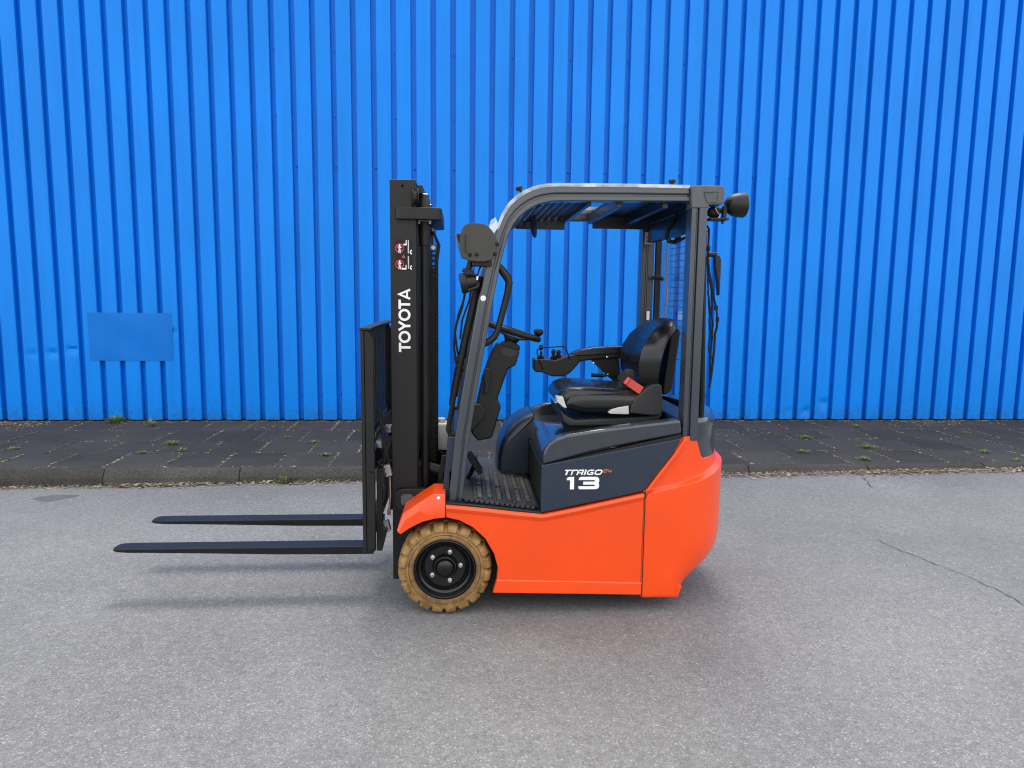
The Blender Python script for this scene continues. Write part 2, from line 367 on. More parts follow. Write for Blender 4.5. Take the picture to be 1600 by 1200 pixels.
# ------------------------------------------------------------------ road
KY = 2.30                       # road edge at the kerb
def road_z(x, y):               # the gutter climbs gently to the right
    t = min(max((y-0.9)/(KY-0.9), 0), 1); t = t*t*(3-2*t)
    return -.0145*(1-t)+t*min(max(0.012*(x+2.6), -.02), .11)
xs = [-80,-40,-20,-10]+[-7+.5*i for i in range(35)]+[14,20,40,80]
ys = [-80,-40,-20,-8,-4,-2,0,.6,.9,1.1,1.3,1.5,1.7,1.9,2.1,KY+.06]
mb = MB().grid([[(x, y, road_z(x, y)) for x in xs] for y in ys])
road = obj('road', mb, M['asphalt'], recalc=False); tag(road, kind='structure')
# cracks and the dark damp patch lie in the asphalt surface
def flat_strip(name, pts, w, mat, parent, lift=.004):
    rows = [[], []]
    for i, (x, y) in enumerate(pts):
        a = Vector(pts[max(i-1,0)]); c = Vector(pts[min(i+1,len(pts)-1)]); t = (c-a).normalized(); n = Vector((-t.y, t.x))
        ww = w*(.35+random.random())*(min(i, len(pts)-1-i, 3)/3+.15)
        for r_, s in ((0,-1),(1,1)): rows[r_].append((x+n.x*ww*s, y+n.y*ww*s, road_z(x, y)+lift))
    return obj(name, MB().grid(rows), mat, parent)
M['crack'] = simple('crack_dark', (.07,.07,.068), .9)
def crack_pts(px):
    base = [Vector(ground(x, y)) for x, y in px]; out = []
    for a, b in zip(base, base[1:]):
        for k in range(7): out.append(a.lerp(b, k/7)+Vector((random.uniform(-.012,.012), random.uniform(-.012,.012))))
    return [tuple(p) for p in out+[base[-1]]]
flat_strip('crack', crack_pts([(1362,835),(1410,858),(1465,879),(1500,892),(1545,912),(1600,940),(1680,970)]), .0024, M['crack'], road)
flat_strip('crack', crack_pts([(1345,757),(1352,763),(1364,774)]), .004, M['crack'], road)
M['damp'] = stone_mat('damp_asphalt', (.05,.05,.052), (.13,.13,.132), 150)
px_patch = [(50,776),(62,773),(80,771),(100,770.5),(126,771),(118,774),(100,776),(88,779),(70,781),(60,779)]
obj('tar_patch', MB().add([(*ground(x, y, .01), road_z(*ground(x, y))+.0015) for x, y in px_patch], [tuple(range(len(px_patch)))]), M['damp'], road)

# ------------------------------------------------------------------ kerb and pavement
PZ = .12
kerb = obj('kerb', MB().box(-40, 40, 2.36, 2.415, -.2, PZ-.03), M['soil']); tag(kerb, kind='structure')
prof = [(2.325,-.1),(2.327,.052),(2.333,.066),(2.360,.110),(2.370,PZ-.001),(2.415,PZ+.001),(2.415,-.1)]
L = 1.02
def kerb_mesh(seed):
    rnd = random.Random(seed); m = MB(); loops = []
    for i in range(9):
        x = .004+(L-.008)*i/8
        loops.append([(x, y+rnd.uniform(-.003,.003), z+(rnd.uniform(-.003,.003) if z > 0 else 0)) for y, z in prof])
    m.loft(loops); me = m.mesh('kerbstone'); fix_normals(me); me.materials.append(M['kerb'])
    for p in me.polygons: p.use_smooth = True
    me.set_sharp_from_angle(angle=R(30)); return me
kms = [kerb_mesh(i) for i in range(4)]
for i in range(-6, 9):
    o = bpy.data.objects.new('kerbstone', kms[i%4]); o.location = (-1.65+i*L, random.uniform(-.003,.003), random.uniform(-.002,.002))
    o.parent = kerb; COL.objects.link(o)
pave = obj('pavement', MB().box(-40, 40, 2.416, 4.7, -.2, PZ-.0045), M['soil']); tag(pave, kind='structure')
rows_y = [2.418, 2.915, 3.425, 3.945, 4.485]; SL = .433
def slab_mesh(d, seed):
    rnd = random.Random(seed); m = MB(); g = .004; n = 4
    def top(x, y): return (x+rnd.uniform(-.0015,.0015), y+rnd.uniform(-.0015,.0015), 0)
    x0, x1, y0, y1, c = g, SL-g, g, d-g, .005
    A = [(x0,y0,-.05),(x1,y0,-.05),(x1,y1,-.05),(x0,y1,-.05)]; B = [(x0,y0,-c),(x1,y0,-c),(x1,y1,-c),(x0,y1,-c)]
    T = [top(x0+c,y0+c),top(x1-c,y0+c),top(x1-c,y1-c),top(x0+c,y1-c)]
    m.loft([A, B, T]); me = m.mesh('slab'); fix_normals(me); me.materials.append(M['slab']); return me
sms = {r_: [slab_mesh(rows_y[r_+1]-rows_y[r_], r_*10+k) for k in range(4)] for r_ in range(4)}
offs = [-3.579, -3.414, -3.60, -3.40]
for r_ in range(4):
    for i in range(-6, 27):
        o = bpy.data.objects.new('slab', sms[r_][random.randrange(4)])
        o.location = (offs[r_]+i*SL, rows_y[r_], PZ+random.uniform(-.0012,.002)); o.rotation_euler = (R(random.uniform(-.1,.1)), R(random.uniform(-.12,.12)), 0)
        o.parent = pave; COL.objects.link(o)
# beyond the individually laid slabs the paving goes on as one sheet
for nm, x0, x1 in (('paving_beyond', -40, offs[1]-6*SL-.2), ('paving_beyond', offs[1]+27*SL+.2, 40)):
    obj(nm, MB().box(x0, x1, 2.42, 4.485, 0, PZ), M['slab'], pave)

# ------------------------------------------------------------------ clad wall
WH, WZ0, PITCH_R = 5.1, .135, .2031
DEEP, GW, GF = .068, .056, .0555         # groove depth, mouth, floor
WY = 4.555
wall = obj('clad_wall', MB().box(-24, 30, WY, WY+.3, WZ0, WH-.02), M['wall'])
tag(wall, 'blue ribbed metal cladding wall behind the forklift, with a flat repair plate', 'wall')
obj('plinth', MB().box(-24, 30, WY+.02, WY+.28, -.1, WZ0), M['concrete'], wall)
obj('parapet_cap', MB().box(-24.05, 30.05, WY-.06, WY+.32, WH-.019, WH+.06), M['wall'], wall, bevel=.006)
G0 = -4.285
fl, sl = (PITCH_R-GW)/2, (PITCH_R-GF)/2
def rib_mesh(seed, dents=()):
    rnd = random.Random(seed)
    zs = [WZ0+.002+(WH-.02-WZ0)*(i/22) for i in range(23)] if not dents else sorted(set([WZ0+.002+.025*i for i in range(70)]+[WZ0+1.75+(WH-.022-WZ0-1.75)*i/10 for i in range(1,11)]))
    na = 6 if not dents else 12
    ph = [rnd.uniform(0, 6.28) for _ in range(4)]; amp = rnd.uniform(.0003, .0011)
    rows = []
    for z in zs:
        row = [(-sl, WY-.0005, z), (-fl-.0005, WY-DEEP+.005, z)]
        for k in range(na+1):
            u = -1+2*k/na; x = (fl-.0045)*u
            y = WY-DEEP + amp*(1-u*u)*(math.sin(z*1.9+ph[0])+.6*math.sin(z*4.3+ph[1])) + .0006*u*math.sin(z*2.7+ph[2])
            for (du, dz, su, sz, d) in dents:
                y += d*math.exp(-((u-du)/su)**2-((z-dz)/(sz if z < dz else sz*.35))**2)
            row.append((x, y, z))
        row += [(fl+.0005, WY-DEEP+.005, z), (sl, WY-.0005, z)]; rows.append(row)
    m = MB().grid(rows); me = m.mesh('rib'); me.materials.append(M['wall'])
    for p in me.polygons: p.use_smooth = True
    me.set_sharp_from_angle(angle=R(25)); return me
plain = [rib_mesh(s) for s in range(18)]
def rib_index(px_x, px_y): return round((at(px_x, px_y, WY-DEEP)[0]-G0)/PITCH_R-.5)
dent = {}
for (x, y, dd) in ((52,551,.010),(86,550,.018),(120,545,.022),(275,517,.012)):
    i = rib_index(x, y); dent.setdefault(i, []).append((.2, at(x, y, WY-DEEP)[1], .75, .045, dd))
for (x, y, dd) in ((1262,640,.010),(1288,628,.016),(1246,641,.008),(1232,640,.006)):
    i = rib_index(x, y); dent.setdefault(i, []).append((.4, at(x, y, WY-DEEP)[1], .6, .06, dd))
for (x, y, dd) in ((1420,487,.005),(1450,486,.006),(1530,545,.006),(1560,560,.006),(1425,625,.006)):
    i = rib_index(x, y); dent.setdefault(i, []).append((.9, at(x, y, WY-DEEP)[1], .5, .09, dd))
for i in range(-8, 62):
    me = rib_mesh(100+i, dent[i]) if i in dent else plain[random.randrange(18)]
    o = bpy.data.objects.new('rib', me); o.location = (G0+(i+.5)*PITCH_R, 0, 0); o.parent = wall; COL.objects.link(o)
for nm, a, b_ in (('cladding_beyond', -24, -8), ('cladding_beyond', 62, 125)):
    m = MB()
    lo = a if a > 0 else int((-24-G0)/PITCH_R)+1
    for i in range(lo, b_):
        xc = G0+(i+.5)*PITCH_R
        m.grid([[(xc-sl,WY-.0005,z),(xc-fl,WY-DEEP,z),(xc+fl,WY-DEEP,z),(xc+sl,WY-.0005,z)] for z in (WZ0+.002, WH-.02)])
    tag(obj(nm, m, M['wall'], wall), kind='stuff')
m = MB()
for i in range(-4, 58):
    x = G0+i*PITCH_R+.006
    def screw(z, s=1.45): m.lathe([(.0085*s,0),(.0085*s,.006),(.006*s,.008),(.006*s,.016),(.004*s,.018)], (x, WY-.0008, z), (0,-1,0), 8)
    screw(.41)
    if i % 2 == 1: screw(2.80)
    if i % 3 == 0: screw(3.95, .7); screw(3.3, .7)
tag(obj('screw_heads', m, M['wall'], wall), kind='stuff')
# flat repair plate with a slight belly
(px0, pz1), (px1, pz0) = at(136,488,WY-DEEP-.004), at(271.5,564,WY-DEEP-.004)
rows = []
def plate_y(u, v): return WY-DEEP-.0035-.0045*(math.sin(math.pi*u)*math.sin(math.pi*v))**.7*(.7+.3*math.sin(u*9+v*3))-.002*math.sin(v*7+u*4)*math.sin(math.pi*u)
pg = [[(px0+(px1-px0)*u/18, plate_y(u/18, v/12), pz0+(pz1-pz0)*v/12) for u in range(19)] for v in range(13)]
m = MB().grid(pg)
for edge in (pg[0], pg[-1], [q[0] for q in pg], [q[-1] for q in pg]): m.grid([edge, [(x, WY-DEEP+.001, z) for x, y, z in edge]])
plate = obj('repair_plate', m, M['plate'], wall, smooth=30)
for (u, v) in ((.03,.05),(.5,.04),(.97,.05),(.03,.95),(.5,.96),(.97,.95)): obj('rivet', MB().lathe([(.006,0),(.005,.002),(.001,.003)], (px0+(px1-px0)*u, plate_y(u, v)-.0002, pz0+(pz1-pz0)*v), (0,-1,0), 8), M['plate'], plate)
# short laps where lower sheets sit over upper ones
for (x, y) in ((1143,352),(1178,353)):
    X, Z = at(x, y, WY-DEEP); i = round((X-G0)/PITCH_R-.5); xc = G0+(i+.5)*PITCH_R
    obj('sheet_lap', MB().box(xc-fl+.001, xc+fl-.001, WY-DEEP-.0035, WY-DEEP+.001, WZ0+.01, Z), M['wall'], wall)

# ================================================================== forklift
CY = .52                         # centre line of the truck
def mir(y): return 2*CY-y
truck = empty('forklift', (.5, CY, 0), 'orange and dark grey electric forklift with black mast, parked in front of the blue wall', 'forklift')
def both(fn):
    """call fn(y-map) for the near side and, mirrored, for the far side"""
    fn(lambda y: y); fn(mir)
def y2(f, a, b):
    a, b = f(a), f(b); return (min(a,b), max(a,b))

# ---- wheels
OD, RC = .2205, .2205
def tyre_mesh():
    lugs, per = 20, 8; n = lugs*per; W = .155
    prof = [(.146,.004,0),(.150,-.003,0),(.158,-.005,0),(.165,-.002,0),(.1668,.004,0),(.1695,.004,0),(.1712,-.002,0),(.1775,-.001,0),(.1785,.002,0),(.186,.002,0),(.1875,-.005,.5),(.203,-.002,1),(.213,.009,1),(.2195,.026,1),(OD,.042,1),(OD,.06,.9),(OD,.066,0)]
    full = prof+[(r, W-t, g) for r, t, g in prof[::-1]]
    vs_ = []
    for k in range(n):
        ph = k % per; an = 2*math.pi*k/n
        for j, (r, t, g) in enumerate(full):
            far = t > W/2
            p = (k+(per//2 if far else 0)) % per
            dr = (.013 if p in (0,1) else 0)*g
            dt = (.011 if p in (0,1) else 0)*g*(-1 if far else 1)
            a2 = an + (-.03 if p == 1 else (.03 if p == 0 else 0))*0
            rr = r-dr*(1 if t > .004 and t < W-.004 else .5)
            vs_.append((math.sin(a2)*rr, t+dt, math.cos(a2)*rr))
    m_ = len(full)
    fs = [(k*m_+j, k*m_+j+1, ((k+1)%n)*m_+j+1, ((k+1)%n)*m_+j) for k in range(n) for j in range(m_-1)]
    return MB().add(vs_, fs)
tm = tyre_mesh().mesh('tyre')
def wheel(cx, y0, rz=0, scale=1, detail=True):
    # built round its own centre so it could spin
    t = bpy.data.objects.new('wheel', None); COL.objects.link(t); t.parent = truck
    t.location = Vector((cx, y0, RC*scale-.0145))-WLOC['forklift']; t.rotation_euler = (0, 0, rz); t.scale = (scale,)*3
    def sub(name, mb_, mat):
        if isinstance(mb_, bpy.types.Mesh) and mb_.users:
            o = bpy.data.objects.new(name, mb_); COL.objects.link(o)
        else: o = obj(name, mb_, mat, smooth=40)
        o.parent = t; return o
    sub('tyre', tm, M['tyre'])
    rim = MB().lathe([(.146,.135),(.146,.012),(.1425,.004),(.138,.003),(.134,.008),(.127,.030),(.121,.036),(.115,.037),(.110,.030),(.1065,.027),(.104,.034),(.101,.045),(.096,.050),(.060,.052),(.056,.048),(.0535,.035),(.0515,.031),(.046,.030),(.0415,.034),(.0395,.024),(.037,.019),(.026,.0145),(.012,.0125),(.001,.012)], (0,0,0), (0,1,0), 64, caps=False)
    sub('rim', rim, M['rim'])
    if detail:
        for a in (3, 72, 143, 215, 288):
            c = (.0735*math.cos(R(a)), .051, .0735*math.sin(R(a)))
            sub('lug_nut', MB().lathe([(.0105,0),(.0105,-.003),(.0088,-.0032),(.0088,-.013),(.0055,-.0135),(.0055,-.021),(.004,-.023),(.0005,-.023)], c, (0,1,0), 6 if False else 12), M['chrome'])
    return t
M['rim'] = simple('black_gloss_rim', (.0045,.0045,.0055), .26, var=.1, vscale=10)
wheel(0, .007)
wheel(0, mir(.007), math.pi)
wheel(1.0, CY-.14, 0, .86, False); wheel(1.0, CY+.14, math.pi, .86, False)

# ---- chassis, floor
m = MB().box(-.10, .93, .20, .84, .10, .46); m.box(.30, .93, .045, .995, .10, .46); m.box(.93, 1.16, .32, .72, .36, .50)
obj('chassis_frame', m, M['black'], truck, bevel=.004)
side = ats([(696.5,789),(760,795),(805,800),(848,804),(900,794),(960,781),(1006.6,771),(1001,930),(900,928.6),(770,927)], 0)
arch = ats([(776,907),(778,888),(772,866),(758,842),(738,824),(717,813.5),(697,809)], 0)
def side_panel(f):
    obj('side_panel', MB().prism(side+arch, *y2(f, .0, .045)), M['orange'], truck, bevel=.006, seg=3)
    # proud rail that follows the upper edge
    top = ats([(696.8,789.5),(760,795.5),(805,800.5),(848,804.5),(900,794.5),(960,781.5),(1006.4,771.5)], 0)
    mm_ = MB().grid([[(x, f(.02), z+.001) for x, z in top], [(x, f(-.001), z) for x, z in top], [(x, f(-.009), z-.011) for x, z in top], [(x, f(-.008), z-.015) for x, z in top], [(x, f(.0005), z-.034) for x, z in top]])
    obj('edge_strip', mm_, M['orange'], truck, smooth=20)
    foot = ats([(776,905.5),(900,907.5),(1001.5,910)], 0); foot2 = ats([(770.5,926),(900,927.6),(1000.8,929)], 0)
    obj('foot_strip', MB().grid([[(x, f(.0004), z) for x, z in foot], [(x, f(-.004), z-.006) for x, z in foot], [(x, f(-.007), z+.004) for x, z in foot2], [(x, f(.01), z-.0005) for x, z in foot2]]), M['orange'], truck, smooth=20)
both(side_panel)
fo = ats([(620,831),(629,806),(652,790),(676,775),(695.5,775.5)], 0)
fi = ats([(626,834.5),(640,825),(659,815.5),(680,810),(695.5,808.7)], 0)
fm = [(a[0]*.66+b[0]*.34, a[1]*.66+b[1]*.34) for a, b in zip(fo, fi)]
def fender(f):
    m = MB(); ya, yb, yc = f(0), f(.018), f(.20)
    n = len(fo)
    rows = [[(x,ya,z) for x,z in fi], [(x,ya,z) for x,z in fm], [(x,yb,z+.004) for x,z in fo], [(x,yc,z+.006) for x,z in fo], [(x,yc,z-.01) for x,z in fo], [(x,f(.03),z) for x,z in fi]]
    m.grid(rows+[rows[0]])
    o = obj('front_fender', m, M['orange'], truck, bevel=.004, seg=3)
    for (x, y) in ((685,777.5),(684,784)):
        X, Z = at(x, y, .02)
        obj('screw', MB().lathe([(.008,0),(.008,.003),(.004,.005)], (X, f(.012), Z), (0,-.7 if ya < CY else .7,.7), 10), M['chrome'], o)
both(fender)
# wheel housing behind the tyre
both(lambda f: obj('wheel_housing', MB().box(-.20, .28, *y2(f, .19, .205), .10, .47), M['black'], truck))
fl0, fl1 = at(722,787,.01), at(845,801,.01)
m = MB().prism([(fl0[0]-.10, fl0[1]+.012), (fl1[0]+.01, fl1[1]+.003), (fl1[0]+.01, fl1[1]-.03), (fl0[0]-.10, fl0[1]-.03)], .008, mir(.008))
floor = obj('floor_plate', m, M['plastic'], truck, bevel=.005)
M['mat_black'] = simple('floor_rubber', (.016,.016,.017), .6, var=.3, vscale=25, dust=.45, dust_col=(.11,.10,.085))
M['dust'] = simple('dusty_rubber', (.085,.077,.06), .9, var=.5, vscale=22)
def floor_z(x): return fl0[1]+(fl1[1]-fl0[1])*(x-fl0[0])/(fl1[0]-fl0[0])+.0095
m = MB(); xA, xB = fl0[0]-.03, fl1[0]-.004
m.add([(xA,.05,floor_z(xA)+.002),(xB,.05,floor_z(xB)+.002),(xB,.98,floor_z(xB)+.002),(xA,.98,floor_z(xA)+.002)], [(0,1,2,3)])
fm_ = obj('floor_mat', m, M['mat_black'], floor, recalc=False)
for k in range(6):
    x = .165+.047*k
    for (ya, yb) in (((.12,.60),) if k % 2 else ((.10,.30),(.34,.63))):
        w = .0095
        obj('mat_groove', MB().add([(x-w,ya,floor_z(x-w)+.005),(x+w,ya,floor_z(x+w)+.005),(x+w,yb,floor_z(x+w)+.005),(x-w,yb,floor_z(x-w)+.005)], [(0,1,2,3)]), M['dust'], floor, recalc=False)
for k in range(7):
    x = .1415+.047*k; obj('mat_rib', MB().box(x-.009, x+.009, .07, .70, floor_z(x)-.002, floor_z(x)+.009), M['mat_black'], floor, bevel=.002)
for k in range(14):
    x = .10+.024*k; obj('edge_stud', MB().box(x-.009, x+.009, .03, .055, floor_z(x)-.004, floor_z(x)+.006), M['mat_black'], floor, bevel=.002)
# pedals
def slab_between(a, b, w, t):  # helper bar
    return MB().tube([a, b], w, 8, flat=t)
pX, pZ = at(742,726,.42)
pd = obj('pedal', MB().obox((pX, .42, pZ+.01), (.030,0,-.046), (0,.06,0), (.011,0,.007)), M['rubber'], truck, bevel=.003)
obj('pedal_arm', MB().tube([(pX,.43,pZ), (pX-.03,.44,pZ-.07), (pX-.05,.45,.50)], .012, 8), M['black'], pd)
for k in range(5): obj('tread_bar', MB().obox((pX+.009, .42, pZ+.04-.015*k), (.003,0,0), (0,.04,0), (0,0,.003)), M['rubber'], pd)

# ---- rear body: one shell, lofted round the tail
XS, XC, XT = .933, 1.10, 1.425
ZB = .085
def tail_path(n=26):
    pts = [(XS+(XC-XS)*i/8, 0.0, 0.0) for i in range(8)]
    for i in range(n+1):
        th = math.pi/2*i/n; e = 2/2.35
        pts.append((XC+(XT-XC)*math.sin(th)**e, CY-CY*max(math.cos(th),0)**e, min(1, i/n*2.2)))
    return pts
zs_post = at(1080,684.5,.0)[1]; z_low = at(1109,714,.1)[1]
d0, d1 = at(1007.5,769.5,0), at(1067.5,684.5,0)
xp1 = at(1093,685,0)[0]
def top_z(x, y):
    if y > .10: return .722+.0*y
    if x <= d1[0]: return d0[1]+(d1[1]-d0[1])*max(0,(x-d0[0])/(d1[0]-d0[0]))
    if x <= xp1: return zs_post
    t = min((x-xp1)/.06, 1); return zs_post+(.722-zs_post)*(t*t*(3-2*t))
def bot_z(s): return ZB-.02+.012*s
def tail_inset(z): 
    if z >= .42: return 0
    t = (.42-z)/(.42-ZB); return .25*t**4.2
def crease_z(x, y):
    b_ = d0[1]+(x-XS)*.23; k = min(1, max(0, (y-.02)/.30)); return b_+(.695-b_)*k*k*(3-2*k)
def rear_side(f):
    return
path = tail_path(); full = path+[(x, mir(y), s) for x, y, s in path[::-1][1:]]
def rear_rows():
    cols = []
    for i, (x, y, s) in enumerate(full):
        a = full[max(i-1,0)]; b_ = full[min(i+1,len(full)-1)]
        t = Vector((b_[0]-a[0], b_[1]-a[1])); nrm = Vector((t.y, -t.x)).normalized()      # outward
        ya = y if y <= CY else mir(y)
        tz, bz, cz = top_z(x, ya), bot_z(s), crease_z(x, ya)
        cz = min(cz, tz-.03)
        lv = [bz+(cz-.012-bz)*k/14 for k in range(15)]+[cz, cz+.010]+[cz+.010+(tz-cz-.010)*k/5 for k in range(1,6)]
        col = []
        for z in lv:
            setback = .034*min(1, max(0,(z-cz+.012)/.0125))*min(1,s*3+.45)
            d = tail_inset(z)*s**.8 + setback
            fold = .010*math.exp(-((z-(.30+.05*s))/.006)**2)*max(0,min(1,(s-.55)*6))      # bumper joint line
            col.append((x-nrm.x*(d+fold), y-nrm.y*(d+fold), z))
        col.append((x-nrm.x*.05, y-nrm.y*.05, tz+.0))
        cols.append(col)
    return cols
m = MB().grid(rear_rows())
rear = obj('counterweight', m, M['orange'], truck, smooth=50)
bm_ = rear.modifiers.new('bevel','BEVEL'); bm_.width = .004; bm_.segments = 3; bm_.limit_method = 'ANGLE'; bm_.angle_limit = R(40)
for f in (lambda y: y, mir):
    obj('corner_ridge', MB().ribbon(ats([(1008.5,768.5),(1024,747),(1054.5,708.5),(1069,686.5)],0), ats([(1016,766.5),(1031,746.5),(1061,709),(1075,686.5)],0), *y2(f, -.004, .03)), M['orange'], rear, bevel=.005, seg=3)
obj('bottom_skirt', MB().prism(ats([(1003,920),(1062,915),(1067,918),(1060,935),(1003,935.5)], .0), .012, mir(.012)), M['orange'], rear, bevel=.004)
obj('tail_floor', MB().box(XS, 1.20, .06, .98, .40, .70), M['black'], rear)
obj('body_seam', MB().ribbon(ats([(1007.4,770),(1001.8,931)],.0), ats([(1009,770),(1003.2,931)],.0), -.0015, .03), M['seam'], truck)
obj('body_seam', MB().ribbon(ats([(695.6,776),(695.6,808)],0), ats([(696.6,776),(696.6,808)],0), .001, .03), M['seam'], truck)

# ---- grey battery cover with lettering, hood
pan = ats([(846.5,728),(1066,685.5),(1052.5,709.5),(1006,768),(960,778.5),(900,790.5),(848,801.5),(845,801)], 0)
def side_cover(f):
    return obj('side_cover', MB().prism(pan, *y2(f, .006, .05)), M['slate'], truck, bevel=.004)
both(side_cover)
0 and obj('orange_lip', MB().ribbon(ats([(847.5,727.5),(900,717.3),(1000,698),(1066,685)],0), ats([(847.5,728.6),(900,718.4),(1000,699.1),(1066,686)],0), .001, .04), M['orange_inner'], truck)
obj('battery_box', MB().box(fl1[0]+.012, 1.09, .052, mir(.052), .46, .74), M['black'], truck)
hood_p = ats([(848,727),(848.3,712),(851.5,701),(858,692),(868,685.5),(885,679.5),(940,671),(1000,663.5),(1064,656),(1066,678),(1000,690.5),(925,706)], .012)
deck_z = at(852,701,.012)[1]
hx0 = at(848,727,.012)[0]
deck_p = [(hx0,.70),(hx0+.001,deck_z-.05),(hx0+.008,deck_z-.022),(hx0+.022,deck_z-.006),(hx0+.045,deck_z),(1.09,deck_z+.01),(1.09,.70)]
hood = obj('hood', MB().prism(deck_p, .05, mir(.05)), M['slate_gloss'], truck, bevel=.010, seg=3)
for f in (lambda y: y, mir):
    obj('hood_rim', MB().prism(hood_p, *y2(f, .012, .085)), M['slate_gloss'], hood, bevel=.014, seg=4)
obj('hood_seam', MB().prism(ats([(860,724),(1064.5,678.5),(1064.5,684),(862,723.8)],.02), .018, mir(.018)), M['seam'], truck)
hx = at(848,727,.012)[0]
obj('hood_front', MB().box(hx-.006, hx+.05, .03, mir(.03), .485, .70), M['plastic'], truck, bevel=.006)
for k in range(9): obj('front_rib', MB().box(hx-.010, hx-.004, .07+.06*k, .10+.06*k, .53, .70), M['plastic'], hood, bevel=.002)
# rounded cover in front of the battery on the far side of the foot well
hp = [at(x, y, .70) for x, y in ((777,733),(778,712),(782,692),(792,672),(806,658),(820,650),(834,645))]
loops = []
for (ya, ins) in ((.672,.03),(.685,.010),(.71,0),(.96,0),(.985,.010),(1.0,.03)):
    lo = []
    cx_, cz_ = hp[-1][0], hp[0][1]
    for (x, z) in hp+[(hx+.02, hp[-1][1]+.005), (hx+.02, hp[0][1]-.02), (hp[0][0], hp[0][1]-.02)]:
        k = 1-ins*3.2; lo.append((cx_+(x-cx_)*(k if x < cx_ else 1), ya, cz_+(z-cz_)*k))
    loops.append(lo)
cov = obj('foot_well_cover', MB().loft(loops), M['slate'], truck, smooth=40)
for (x, y) in ((825,699),(825,733)):
    X, Z = at(x, y, .67); obj('cover_bolt', MB().lathe([(.009,0),(.009,-.004),(.004,-.006)], (X,.672,Z), (0,1,0), 10), M['plastic'], cov)

# lettering: strokes of flat vinyl
def stroke(m, pts, w, T, closed=False, d=.0012):
    """ribbon of width w along uv points, mapped by T(u,v,depth)"""
    n = len(pts); A = []; B = []
    P2 = [Vector(p) for p in pts]
    for i in range(n):
        if closed: a, c = P2[i-1], P2[(i+1)%n]
        else: a, c = P2[max(i-1,0)], P2[min(i+1,n-1)]
        e1 = (P2[i]-a); e2 = (c-P2[i])
        e1 = e1.normalized() if e1.length > 1e-9 else e2.normalized(); e2 = e2.normalized() if e2.length > 1e-9 else e1
        t = (e1+e2).normalized(); nn = Vector((-t.y, t.x)); k = 1/max(.5, nn.dot(Vector((-e1.y, e1.x))))
        A.append(P2[i]+nn*w/2*k); B.append(P2[i]-nn*w/2*k)
    idx = list(range(n))+([0] if closed else [])
    vs_ = [T(p.x,p.y,d) for p in A]+[T(p.x,p.y,d) for p in B]+[T(p.x,p.y,0) for p in A]+[T(p.x,p.y,0) for p in B]
    fs = []
    for i, j in zip(idx, idx[1:]): fs += [(i,j,n+j,n+i),(i,2*n+i,2*n+j,j),(n+i,n+j,3*n+j,3*n+i)]
    if not closed: fs += [(0,n,3*n,2*n),(n-1,3*n-1,4*n-1,2*n-1)]
    m.add(vs_, fs)
def poly(m, pts, T, d=.0012):
    n = len(pts); vs_ = [T(u,v,d) for u,v in pts]+[T(u,v,0) for u,v in pts]
    m.add(vs_, [tuple(range(n))]+[(i,(i+1)%n,n+(i+1)%n,n+i) for i in range(n)])
def ell(cx, cy, a, b_, n=28): return [(cx+a*math.cos(2*math.pi*k/n), cy+b_*math.sin(2*math.pi*k/n)) for k in range(n)]

# ---- mast
YM = .25
(mx0, mz1), (mx1, _) = at(609,280,YM), at(651.5,600,YM)
mx0b, mz0 = at(614,905,YM)
mxa = (mx0+mx0b)/2
def mast_rail(f, name='mast_rail'):
    m = MB(); a, b_ = y2(f, YM, YM+.016); m.box(mxa, mx1, a, b_, mz0, mz1)
    a, b_ = y2(f, YM+.0162, YM+.075); m.box(mxa+.002, mxa+.02, a, b_, mz0+.002, mz1-.002); m.box(mx1-.02, mx1-.002, a, b_, mz0+.002, mz1-.002)
    return obj(name, m, M['black'], mast, bevel=.003)
def inner_rail(f):
    m = MB(); a, b_ = y2(f, YM+.03, YM+.044); m.box(mxa+.024, mx1+.006, a, b_, mz0+.05, mz1-.01)
    a, b_ = y2(f, YM+.0442, YM+.09); m.box(mxa+.026, mxa+.042, a, b_, mz0+.05, mz1-.012); m.box(mx1-.012, mx1+.004, a, b_, mz0+.05, mz1-.012)
    obj('inner_rail', m, M['black'], mast, bevel=.003)
mast = bpy.data.objects.new('mast', None); COL.objects.link(mast); mast.parent = truck; mast.location = Vector((mxa, CY, 0))-WLOC['forklift']; WLOC['mast'] = Vector((mxa, CY, 0))
near_rail = mast_rail(lambda y: y); mast_rail(mir); inner_rail(lambda y: y); inner_rail(mir)
X, Z = at(629,290,YM); obj('rail_bolt', MB().lathe([(.008,0),(.008,-.002),(.005,-.0025),(.004,.0)], (X,YM,Z), (0,1,0), 12), M['rubber'], mast)
# upper cross head with rounded corners
(bx0, bz1), (bx1, bz0) = at(616,323,YM-.025), at(690,343,YM-.025)
m = MB(); lp = rrect(bx0, bx1, YM-.025, mir(YM)-.0, .035)
m.loft([[(x,y,z) for x,y in lp] for z in (bz0, bz1)])
obj('cross_head', m, M['black'], mast, bevel=.003)
for b6 in ((mxa+.02, mx1+.03, YM+.02, mir(YM)-.02, mz1-.06, mz1-.02), (mx1-.035, mx1-.022, YM+.02, mir(YM)-.02, .55, .63), (mx1-.035, mx1-.022, YM+.02, mir(YM)-.02, mz0+.06, .25)):
    obj('cross_member', MB().box(*b6), M['black'], mast, bevel=.003)
for yy in (YM+.035, mir(YM)-.035):
    Xc, _ = at(645,309,YM); Zc = at(645,309,YM)[1]
    obj('chain_pulley', MB().lathe([(.02,-.014),(.046,-.014),(.047,-.009),(.036,-.006),(.036,.006),(.047,.009),(.046,.014),(.02,.014)], (Xc+.005, yy-.02, Zc), (1,.25 if yy<CY else -.25,0), 28), M['black'], mast)
